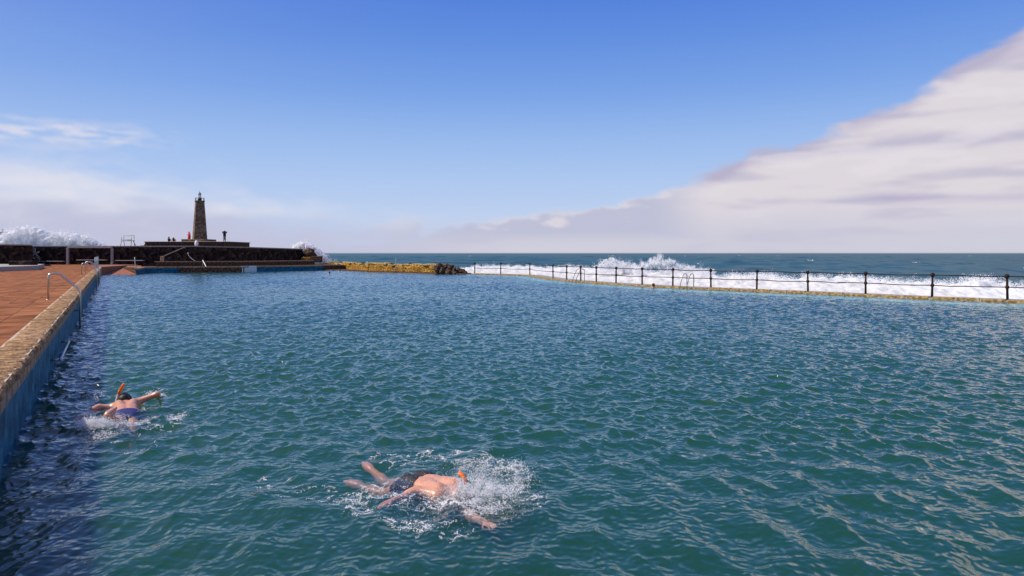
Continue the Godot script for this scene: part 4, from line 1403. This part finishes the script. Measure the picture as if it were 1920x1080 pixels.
func torso_bones(hip: Vector3, neck: Vector3, side: Vector3, s := 1.0) -> Array:    # side: unit vector to one shoulder
	var out := []
	for e in [-1.0, 1.0]:
		out.append([hip + side * 0.085 * e * s, hip.lerp(neck, 0.4) + side * 0.07 * e * s, 0.105 * s, 0.098 * s])
		out.append([hip.lerp(neck, 0.4) + side * 0.07 * e * s, hip.lerp(neck, 0.85) + side * 0.095 * e * s, 0.10 * s, 0.105 * s])
		out.append([hip.lerp(neck, 0.92) + side * 0.05 * e * s, hip.lerp(neck, 0.92) + side * 0.165 * e * s, 0.07 * s, 0.062 * s])
	out.append([neck - (neck - hip) * 0.1, neck + (neck - hip).normalized() * 0.09 * s, 0.06 * s, 0.054 * s])
	var back := side.cross(neck - hip).normalized()
	if back.y < -0.3: back = -back
	if absf(back.y) > 0.3:
		for e in [-1.0, 1.0]:
			out.append([hip.lerp(neck, 0.62) + side * 0.085 * e * s + back * 0.075 * s, hip.lerp(neck, 0.86) + side * 0.105 * e * s + back * 0.078 * s, 0.032 * s, 0.036 * s])
			out.append([hip.lerp(neck, 0.15) + side * 0.04 * e * s + back * 0.072 * s, hip.lerp(neck, 0.55) + side * 0.042 * e * s + back * 0.072 * s, 0.026 * s, 0.028 * s])
	return out

func limb(a: Vector3, b: Vector3, c: Vector3, r0: float, r1: float, r2: float) -> Array:
	return [[a, b, r0, r1], [b, c, r1 * 1.02, r2], [b.lerp(c, 0.25), b.lerp(c, 0.35), r1 * 1.05, r1 * 1.0]]

func grown(bones: Array, by: float) -> Array:
	var out := []
	for b in bones: out.append([b[0], b[1], b[2] + by, b[3] + by])
	return out

func net_mesh(sets: Array) -> ArrayMesh:       # sets: [bones, cell, k]
	var st := begin()
	for q in sets: nets(st, q[0], q[1], q[2])
	return done(st)

func v2(x: float, d: float, y: float) -> Vector3:
	return Vector3(x, y, -d)

func strap(c: Vector3, axis: Vector3, u: Vector3, ru: float, rv: float, r: float) -> ArrayMesh:     # a band round the head
	axis = axis.normalized()
	u = (u - axis * u.dot(axis)).normalized()
	var v := axis.cross(u)
	var pts := []
	for k in 25: pts.append(c + u * cos(TAU * k / 24) * ru + v * sin(TAU * k / 24) * rv)
	return tube(pts, r, 8)

func swimmers() -> void:
	M.skin = std(0.50, 0.24, 0.15, 0.34)
	M.skin.subsurf_scatter_enabled = true
	M.skin.subsurf_scatter_strength = 0.25
	M.trunks = std(0.008, 0.008, 0.012, 0.7)
	M.bluetrunks = std(0.012, 0.016, 0.12, 0.6)
	M.hair = std(0.012, 0.009, 0.008, 0.6)
	M.orange = std(0.80, 0.20, 0.015, 0.4)
	M.orange.backlight_enabled = true
	M.orange.backlight = Color(0.8, 0.35, 0.1)
	M.tubewhite = std(0.6, 0.6, 0.58, 0.3)
	var up := Vector3.UP
	# --- the nearer swimmer, on his front, head towards the lower right
	var hip := v2(-1.08, 7.62, -0.075)
	var neck := v2(-0.63, 7.22, -0.045)
	var ax := (neck - hip).normalized()
	var side := ax.cross(up).normalized()            # his right-hand, camera side
	if side.z < 0: side = -side
	var head := neck + ax * 0.17 - up * 0.05
	var ns := hip.lerp(neck, 0.92) + side * 0.17 + up * 0.02
	var fs := hip.lerp(neck, 0.95) - side * 0.15 - up * 0.05
	var el := v2(-1.0, 7.22, -0.01)
	var wr := v2(-1.24, 7.10, -0.07)
	var fel := v2(-0.42, 6.92, -0.17)
	var fwr := v2(-0.25, 6.60, -0.11)
	var k1 := v2(-1.46, 8.02, -0.22)
	var a1 := v2(-1.76, 8.42, -0.15)
	var k2 := v2(-1.45, 7.72, -0.23)
	var a2 := v2(-1.80, 7.92, -0.19)
	var hl := hip - side * 0.09
	var hr := hip + side * 0.09
	var legs := limb(hl - ax * 0.02, k1, a1, 0.092, 0.058, 0.040) + limb(hr - ax * 0.02, k2, a2, 0.092, 0.058, 0.040)
	var body := torso_bones(hip, neck, side, 1.1) + legs + limb(ns, el, wr, 0.054, 0.043, 0.030) + limb(fs, fel, fwr, 0.054, 0.043, 0.030)
	body += foot_bones(a1, a1 + (a1 - k1).normalized() * 0.19 - up * 0.01) + foot_bones(a2, a2 + (a2 - k2).normalized() * 0.19 - up * 0.01)
	body.append([neck, head, 0.056, 0.06])
	var o := thing("person", hip, "near swimmer face down with orange snorkel and dark trunks, splashing forwards", "person")
	var shift := func(bones: Array) -> Array:
		var out := []
		for b in bones: out.append([b[0] - o.position, b[1] - o.position, b[2], b[3]])
		return out
	var hb := head_bones(head, ax, -up)
	obj("body", net_mesh([[shift.call(body), 0.016, 0.045], [shift.call(hb), 0.008, 0.03], [shift.call(hand_bones(wr, wr - el, -up, 1.0)), 0.005, 0.008], [shift.call(hand_bones(fwr, fwr - fel, -up, -1.0)), 0.005, 0.008]]), M.skin, o)
	obj("trunks", net_mesh([[shift.call([[hl + ax * 0.10, hl - ax * 0.02, 0.132, 0.126], [hr + ax * 0.10, hr - ax * 0.02, 0.132, 0.126], [hl, hl.lerp(k1, 0.42), 0.115, 0.100], [hr, hr.lerp(k2, 0.42), 0.115, 0.100]]), 0.014, 0.03]]), M.trunks, o)
	obj("hair", net_mesh([[shift.call([[head + ax * 0.04 + up * 0.03, head + ax * 0.03 - up * 0.0, 0.096, 0.092], [head - ax * 0.02 + up * 0.04, head + ax * 0.03 + up * 0.03, 0.085, 0.09]]), 0.01, 0.02]]), M.greyhair, o)
	obj("mask_strap", strap(head - o.position + ax * 0.02, ax, up, 0.112, 0.105, 0.012), M.trunks, o)
	obj("mask", box_mesh(Vector3(0.16, 0.10, 0.06), 0.03), M.trunks, o, head - up * 0.11 - o.position)
	var sp := head - o.position - side * 0.10 - ax * 0.06 + up * 0.05
	var sn := obj("snorkel", tube(bent([sp - up * 0.10 + ax * -0.05, sp - up * 0.05, sp + up * 0.08 - ax * 0.01, sp + up * 0.13 - ax * 0.03], 0.05), 0.015, 10), M.tubewhite, o)
	obj("snorkel_tip", tube(bent([sp + up * 0.08 - ax * 0.012, sp + up * 0.17 - ax * 0.035, sp + up * 0.20 - ax * 0.11], 0.05), [0.019, 0.021, 0.022, 0.022, 0.022, 0.022, 0.022, 0.024], 10), M.orange, sn)
	# --- the farther swimmer by the deck wall, swimming away
	hip = v2(-6.10, 10.80, -0.085)
	neck = v2(-6.40, 11.32, -0.01)
	ax = (neck - hip).normalized()
	side = ax.cross(up).normalized()
	if side.x < 0: side = -side                      # his right
	head = neck + ax * 0.15 + up * 0.02 - side * 0.03
	var rs := hip.lerp(neck, 0.92) + side * 0.17 + up * 0.05
	var ls := hip.lerp(neck, 0.92) - side * 0.17 - up * 0.01
	el = v2(-5.96, 11.46, 0.13)
	wr = v2(-6.08, 11.72, 0.04)
	fel = v2(-6.72, 11.10, 0.0)
	fwr = v2(-6.82, 10.86, -0.07)
	k1 = v2(-5.97, 10.35, -0.10)
	a1 = v2(-5.93, 10.03, 0.13)
	k2 = v2(-5.80, 10.44, -0.24)
	a2 = v2(-5.62, 10.12, -0.36)
	hl = hip - side * 0.09
	hr = hip + side * 0.09
	legs = limb(hl, k1, a1, 0.092, 0.058, 0.042) + limb(hr, k2, a2, 0.092, 0.058, 0.040)
	body = torso_bones(hip, neck, side) + legs + limb(rs, el, wr, 0.056, 0.045, 0.031) + limb(ls, fel, fwr, 0.054, 0.043, 0.030)
	body += foot_bones(a1, a1 + Vector3(0.02, 0.06, -0.16)) + foot_bones(a2, a2 + (a2 - k2).normalized() * 0.19)
	body.append([neck, head, 0.056, 0.06])
	o = thing("person", hip, "swimmer near the deck wall with blue trunks and upright orange snorkel", "person")
	shift = func(bones: Array) -> Array:
		var out := []
		for b in bones: out.append([b[0] - o.position, b[1] - o.position, b[2], b[3]])
		return out
	hb = head_bones(head, ax, -up)
	obj("body", net_mesh([[shift.call(body), 0.018, 0.045], [shift.call(hb), 0.010, 0.03], [shift.call(hand_bones(wr, wr - el, -up, -1.0)), 0.006, 0.008], [shift.call(hand_bones(fwr, fwr - fel, -up, 1.0)), 0.006, 0.008]]), M.skin, o)
	obj("trunks", net_mesh([[shift.call([[hl + ax * 0.02, hl - ax * 0.08, 0.114, 0.112], [hr + ax * 0.02, hr - ax * 0.08, 0.114, 0.112], [hip + ax * 0.03, hip - ax * 0.05, 0.11, 0.10]]), 0.016, 0.08]]), M.bluetrunks, o)
	obj("hair", net_mesh([[shift.call([[head + ax * 0.04 + up * 0.03, head + ax * 0.03, 0.098, 0.092], [head - ax * 0.03 + up * 0.04, head + ax * 0.03 + up * 0.03, 0.086, 0.09]]), 0.012, 0.02]]), M.hair, o)
	obj("mask_strap", strap(head - o.position + ax * 0.02, ax, up, 0.114, 0.107, 0.014), M.trunks, o)
	sp = head - o.position - side * 0.11
	sn = obj("snorkel", tube(bent([sp - up * 0.12, sp, sp + up * 0.12 + side * 0.03, sp + up * 0.18 + side * 0.05], 0.05), 0.021, 10), M.tubewhite, o)
	obj("snorkel_tip", tube(bent([sp + up * 0.12 + side * 0.03, sp + up * 0.22 + side * 0.07, sp + up * 0.285 + side * 0.115], 0.05), 0.024, 10), M.orange, sn)
	# --- heads farther off
	for q in [[618, 513.0, 82.0, "distant swimmer's dark head above the water near the far pool wall"], [637, 507.0, 95.0, "most distant swimmer's head close to the ochre wall"], [1225, 531.0, 49.3, "bather with dark hair in the water beside the sea wall ladder"]]:
		var p := at(q[0], q[1], q[2])
		p.y = 0.0
		var t := thing("person", p, q[3], "person")
		var big: float = 1.0 if q[0] < 1000 else 1.1
		obj("body", net_mesh([[torso_bones(Vector3(0, -0.5, 0), Vector3(0, 0.02, 0), Vector3(1, 0, 0)) + head_bones(Vector3(0, 0.19, 0), Vector3.UP, Vector3(-0.3, 0, -1)), 0.022, 0.03]]), M.skin, t)
		obj("hair", net_mesh([[[[Vector3(0, 0.235, 0.02), Vector3(0, 0.23, 0.0), 0.105 * big, 0.10 * big], [Vector3(0, 0.16, 0.045), Vector3(0, 0.22, 0.04), 0.085, 0.09]], 0.02, 0.02]]), M.hair, t)

func splashes() -> void:
	var r := RandomNumberGenerator.new()
	r.seed = 77
	var ball := ball_mesh(0)
	M.drop = std(0.90, 0.91, 0.92, 0.25)
	M.drop.backlight_enabled = true
	M.drop.backlight = Color(0.8, 0.8, 0.82)
	var near := []
	var string := func(list: Array, p: Vector3, dir: Vector3, n: int, spread: float, size: float) -> void:      # a ligament of thrown water breaking into drops
		for k in n:
			var t := r.randf()
			var q: Vector3 = p + dir * t + Vector3(r.randfn(), r.randfn(), r.randfn()) * spread * (0.3 + t)
			q.y = maxf(q.y - 0.25 * t * t * dir.length(), surface_y(q.x, -q.z) + 0.002)
			list.append(puff(r, q, size * (0.25 + 0.75 * pow(r.randf(), 3.0))))
	# dense core where the stroke arm goes in
	for k in 420:
		var p := v2(-0.36 + r.randfn() * 0.13, 7.06 + r.randfn() * 0.13, 0)
		p.y = surface_y(p.x, -p.z) + absf(r.randfn()) * 0.05
		var out := Vector3(p.x + 0.38, 0, p.z + 7.05).normalized()
		string.call(near, p, (out * r.randf_range(0.03, 0.16) + Vector3(0, r.randf_range(0.0, 0.12), 0)), 26, 0.018, 0.0052)
	# a thrown crown, highest behind and to the right
	for k in 290:
		var a := deg_to_rad(r.randf_range(-100.0, 115.0))
		var rad := 0.49 + r.randfn() * 0.06 + 0.06 * sin(a * 4.0)
		var p := v2(-0.37 + cos(a) * rad * 0.92, 7.22 + sin(a) * rad * 1.1, 0)
		p.y = surface_y(p.x, -p.z) + maxf(0.0, 0.02 + 0.17 * r.randf() * (0.35 + 0.65 * cos(a - 0.5)))
		string.call(near, p, Vector3(cos(a + 1.2) * 0.10, r.randf_range(-0.02, 0.07), -sin(a + 1.2) * 0.10), 20, 0.016, 0.0058)
	for k in 5200:
		var a := r.randf() * TAU
		var rad := 0.22 + pow(r.randf(), 1.4) * 0.62
		var p := v2(-0.45 + cos(a) * rad, 7.15 + sin(a) * rad * 1.2, 0)
		near.append(puff(r, p + Vector3(0, surface_y(p.x, -p.z) + pow(r.randf(), 4.0) * 0.22, 0), 0.0014 + 0.0032 * pow(r.randf(), 3.0)))
	scatter("water_splash", near, ball, M.drop, "burst of white droplets round the near swimmer's head and arm", "splash")
	# foam lace on the water: small torn rafts of bubbles
	var lace := []
	for q in [[480, 905, 700, 935, 16], [600, 930, 700, 945, 16], [640, 950, 800, 985, 22], [690, 860, 790, 868, 14], [790, 850, 880, 852, 26], [740, 985, 870, 1005, 24], [880, 852, 975, 880, 30], [980, 925, 1020, 938, 10], [640, 937, 730, 922, 24], [790, 935, 890, 960, 46], [720, 925, 840, 935, 26], [870, 945, 950, 955, 24]]:
		for j in q[4]:
			var t := r.randf()
			var px := lerpf(q[0], q[2], t) + r.randfn() * 10.0
			var py := lerpf(q[1], q[3], t) + r.randfn() * 8.0
			var d := FOC * EYE / (py - 475.0)
			var x := (px - 960.0) / FOC * d
			var turn := r.randf() * TAU
			var long := r.randf_range(0.01, 0.07)
			for k in int(10 + long * 700):
				var u := r.randfn() * long
				var w := r.randfn() * 0.010 + sin(u * 60.0) * 0.008
				var qx := x + cos(turn) * u - sin(turn) * w
				var qd := d + sin(turn) * u + cos(turn) * w
				lace.append(puff(r, Vector3(qx, surface_y(qx, qd) + 0.002, -qd), 0.0016 + 0.0045 * pow(r.randf(), 3.0)))
	scatter("foam_bubbles", lace, ball, M.drop, "strings of white bubbles on the water round the near swimmer", "foam")
	var far := []
	for k in 380:
		var p := v2(-5.97 + r.randfn() * 0.13, 9.84 + r.randfn() * 0.09, 0)
		p.y = surface_y(p.x, -p.z) + absf(r.randfn()) * 0.02
		string.call(far, p, Vector3(r.randfn() * 0.08, r.randf_range(0.0, 0.12), r.randfn() * 0.06), 24, 0.02, 0.0075)
	for q in [[292, 740, 9, 3, 60], [328, 786, 7, 5, 36], [236, 792, 24, 5, 70], [180, 745, 6, 4, 12], [188, 815, 16, 4, 30], [262, 766, 12, 3, 18], [300, 800, 18, 5, 14], [210, 830, 40, 8, 16]]:
		for j in q[4]:
			var px: float = q[0] + r.randfn() * q[2]
			var py: float = q[1] + r.randfn() * q[3]
			var d := FOC * EYE / (py - 475.0)
			var x := (px - 960.0) / FOC * d
			string.call(far, Vector3(x, surface_y(x, d) + 0.002, -d), Vector3(r.randfn() * 0.09, pow(r.randf(), 3.0) * 0.10, r.randfn() * 0.06), 22, 0.012, 0.0075)
	scatter("water_splash", far, ball, M.drop, "white kick splash behind the swimmer near the deck wall", "splash")

func standing(called: String, where: Vector3, tall: float, label: String, top: Material, bottom: Material, hairm: Material, arms_up: bool, coat: bool, turn: float) -> void:
	var t := thing(called, where, label, "person", "", turn)
	var s := tall / 1.75
	var hip := Vector3(0, 0.92, 0) * s
	var neck := Vector3(0, 1.45, 0) * s
	var sd := Vector3(1, 0, 0)
	var head := Vector3(0, 1.62, 0.01) * s
	var parts := torso_bones(hip, neck, sd, s)
	var legs := []
	var armsb := []
	for e in [-1.0, 1.0]:
		legs += limb(hip + sd * 0.09 * e * s, Vector3(0.11 * e, 0.48, 0.02) * s, Vector3(0.12 * e, 0.08, 0) * s, 0.09 * s, 0.06 * s, 0.045 * s)
		legs += foot_bones(Vector3(0.12 * e, 0.07, 0) * s, Vector3(0.13 * e, 0.03, 0.17) * s)
		if arms_up:
			armsb += limb(Vector3(0.19 * e, 1.41, 0) * s, Vector3(0.30 * e, 1.50, 0.14) * s, Vector3(0.12 * e, 1.63, 0.22) * s, 0.055 * s, 0.045 * s, 0.033 * s)
		else:
			armsb += limb(Vector3(0.19 * e, 1.41, 0) * s, Vector3(0.25 * e, 1.12, -0.02) * s, Vector3(0.23 * e, 0.86, 0.1) * s, 0.055 * s, 0.045 * s, 0.033 * s)
	obj("body", net_mesh([[parts + legs + armsb + head_bones(head, Vector3.UP, Vector3(0, 0, 1), s) + [[neck, head, 0.055 * s, 0.06 * s]], 0.03, 0.05]]), M.skin, t)
	if coat:
		obj("coat", net_mesh([[grown(parts + armsb, 0.035) + [[hip, Vector3(0, 0.45, 0) * s, 0.20 * s, 0.24 * s]], 0.035, 0.06]]), top, t)
		obj("trousers", net_mesh([[grown(legs, 0.02), 0.035, 0.05]]), bottom, t)
	else:
		obj("jacket", net_mesh([[grown(parts + armsb, 0.03), 0.035, 0.06]]), top, t)
		obj("trousers", net_mesh([[grown(legs, 0.025), 0.035, 0.05]]), bottom, t)
	obj("hair", net_mesh([[[[head + Vector3(0, 0.05, -0.03) * s, head + Vector3(0, 0.04, 0.0) * s, 0.105 * s, 0.10 * s]], 0.03, 0.03]]), hairm, t)
	if arms_up:
		obj("camera", box_mesh(Vector3(0.16, 0.11, 0.09), 0.02), M.hair, t, Vector3(0, 1.61, 0.25) * s)

func far_things() -> void:
	M.red = std(0.50, 0.03, 0.025, 0.8)
	M.blackcloth = std(0.012, 0.011, 0.014, 0.9)
	M.greycloth = std(0.18, 0.17, 0.18, 0.9)
	var p := at(421, 475, 107)
	standing("person", Vector3(p.x, 4.33, p.z), 1.72, "person in black top and grey trousers raising a camera beside the lighthouse", M.blackcloth, M.greycloth, M.hair, true, false, deg_to_rad(200))
	p = at(354.5, 475, 111.5)
	standing("person", Vector3(p.x, 4.33, p.z), 1.70, "person in a long red coat standing left of the lighthouse", M.red, M.red, M.hair, false, true, deg_to_rad(150))
	for q in [[317, 0.40, "seated person in dark clothes on the lighthouse base, left one", M.blackcloth], [325.5, 0.36, "seated person with pale cap on the lighthouse base, right one", M.white]]:
		p = at(q[0], 475, 108)
		var t := thing("person", Vector3(p.x, 4.33, p.z), q[2], "person")
		var hip := Vector3(0, 0.10, 0)
		var neck := Vector3(0, 0.50, 0.05)
		obj("body", net_mesh([[torso_bones(hip, neck, Vector3(1, 0, 0), 0.8) + head_bones(Vector3(0, 0.66, 0.06), Vector3.UP, Vector3(0, 0, -1), 0.95) + limb(Vector3(-0.1, 0.1, 0), Vector3(-0.12, 0.35, -0.36), Vector3(-0.12, 0.06, -0.5), 0.08, 0.06, 0.045) + limb(Vector3(0.1, 0.1, 0), Vector3(0.12, 0.35, -0.36), Vector3(0.12, 0.06, -0.5), 0.08, 0.06, 0.045) + limb(Vector3(-0.15, 0.46, 0.05), Vector3(-0.22, 0.3, -0.12), Vector3(-0.1, 0.34, -0.33), 0.05, 0.04, 0.03) + limb(Vector3(0.15, 0.46, 0.05), Vector3(0.22, 0.3, -0.12), Vector3(0.1, 0.34, -0.33), 0.05, 0.04, 0.03), 0.03, 0.04]]), M.skin, t)
		obj("clothes", net_mesh([[grown(torso_bones(hip, neck, Vector3(1, 0, 0), 0.8), 0.03), 0.035, 0.04]]), M.blackcloth, t)
		obj("cap", net_mesh([[[[Vector3(0, 0.71, 0.07), Vector3(0, 0.70, 0.05), 0.105, 0.10]], 0.03, 0.03]]), q[3], t)
	# white egg-shaped marker on the parapet
	p = at(368.5, 461.5, 98)
	var eg := thing("white_marker", Vector3(p.x, 3.44, p.z), "white egg shaped marker standing on the wall below the tower", "marker")
	obj("shell", lathe([[0.0, 0.02], [0.13, 0.04], [0.235, 0.22], [0.26, 0.46], [0.22, 0.70], [0.12, 0.87], [0.0, 0.92]], 18), M.white, eg)
	obj("foot", lathe([[0.16, -0.02], [0.16, 0.05], [0.10, 0.07]], 12), M.greyc, eg)
	# lifeguard stand on the back wall
	p = at(241, 475, 96.6)
	var lg := thing("lifeguard_stand", Vector3(p.x, 3.55, p.z), "white and yellow lifeguard stand on top of the back wall", "lifeguard stand")
	M.yellow = std(0.62, 0.50, 0.20, 0.6)
	for q in [[-0.95, 0.35, -0.85, 0.2], [-0.72, -0.35, -0.8, -0.2], [0.55, 0.35, 0.5, 0.2], [0.68, -0.35, 0.62, -0.2]]:
		obj("leg", tube([Vector3(q[0], -0.02, q[1]), Vector3(q[2], 0.75, q[3])], 0.04, 8), M.greyc, lg)
	obj("seat", box_mesh(Vector3(1.65, 0.10, 0.75), 0.02), M.white, lg, Vector3(-0.1, 0.74, 0))
	obj("panel", box_mesh(Vector3(0.75, 0.26, 0.04), 0.01), M.white, lg, Vector3(-0.35, 0.80, 0.42))
	obj("panel", box_mesh(Vector3(0.60, 0.24, 0.04), 0.01), M.yellow, lg, Vector3(0.36, 0.80, 0.42))
	for x in [-0.85, 0.62]:
		obj("upright", tube([Vector3(x, 0.7, -0.3), Vector3(x, 1.45, -0.32)], 0.035, 8), M.greyc, lg)
		obj("upright", tube([Vector3(x, 0.7, 0.33), Vector3(x * 0.98, 1.25, 0.3)], 0.03, 8), M.greyc, lg)
	obj("back_rail", tube([Vector3(-0.85, 1.45, -0.32), Vector3(0.62, 1.45, -0.32)], 0.035, 8), M.greyc, lg)
	obj("brace", tube([Vector3(0.66, 0.68, 0.0), Vector3(1.12, 0.0, 0.1)], 0.04, 8), M.greyc, lg)
	# rails on the parapet steps
	p = at(380, 488, 93)
	var e := at(394, 511, 90.6)
	var rl := thing("step_handrail", Vector3(p.x, 0.7, p.z), "white slanting handrail going down into the water below the parapet", "handrail")
	obj("rail", tube([Vector3(0, 0.0, 0), Vector3(0.02, 0.85, 0), Vector3(e.x - p.x, -1.0, e.z - p.z)], 0.05, 8), M.white, rl)
	p = at(353, 473, 93.8)
	var ro := thing("hose", Vector3(p.x, 2.6, p.z), "thin pale hose hanging in a curve on the parapet wall", "hose")
	var pts := []
	for k in 9: pts.append(Vector3(1.0 * pow(k / 8.0, 1.6), -1.15 * pow(k / 8.0, 0.8), 0.1))
	obj("tube", tube(pts, 0.03, 6), M.white, ro)
	# white building at the left edge, behind the plume
	p = at(-22, 475, 170)
	var hb := thing("white_building", Vector3(p.x, 0, p.z), "white flat roofed building at the left edge behind the plume", "building")
	obj("wall", box_mesh(Vector3(9.0, 9.0, 8.0), 0.05), M.white, hb, Vector3(0, 3.0, 0))
	obj("roof", box_mesh(Vector3(10.0, 0.25, 9.0), 0.03), std(0.16, 0.06, 0.06, 0.8), hb, Vector3(0.1, 7.63, 0))
	for fl in 2:
		for k in 4:
			var wi := obj("window", box_mesh(Vector3(1.0, 0.9, 0.12), 0.01), M.greycloth, hb, Vector3(-3.3 + k * 2.2, 3.6 + fl * 2.2, 4.0))
			obj("sill", box_mesh(Vector3(1.2, 0.1, 0.25), 0.01), M.white, wi, Vector3(0, -0.5, 0.03))
	obj("mast", tube([Vector3(3.6, 7.7, 0), Vector3(3.6, 8.6, 0)], 0.06, 6), M.iron, hb)

func _ready() -> void:
	rng.seed = 4
	light_and_camera()
	plan()
	pool_water()
	M.iron = std(0.016, 0.012, 0.011, 0.5)
	M.darkrail = std(0.10, 0.09, 0.085, 0.45, 0.7)
	M.greyhair = std(0.05, 0.035, 0.028, 0.7)
	sea()
	deck()
	surround()
	far_side()
	M.algae2 = textured(noise(0.02, 5, FastNoiseLite.TYPE_SIMPLEX_SMOOTH, 76), [[0.2, Color(0.13, 0.09, 0.04)], [0.5, Color(0.26, 0.20, 0.10)], [0.8, Color(0.36, 0.30, 0.16)]], 0.25, 0.9)
	sea_wall()
	shore()
	surf()
	lighthouse()
	swimmers()
	far_things()
	splashes()
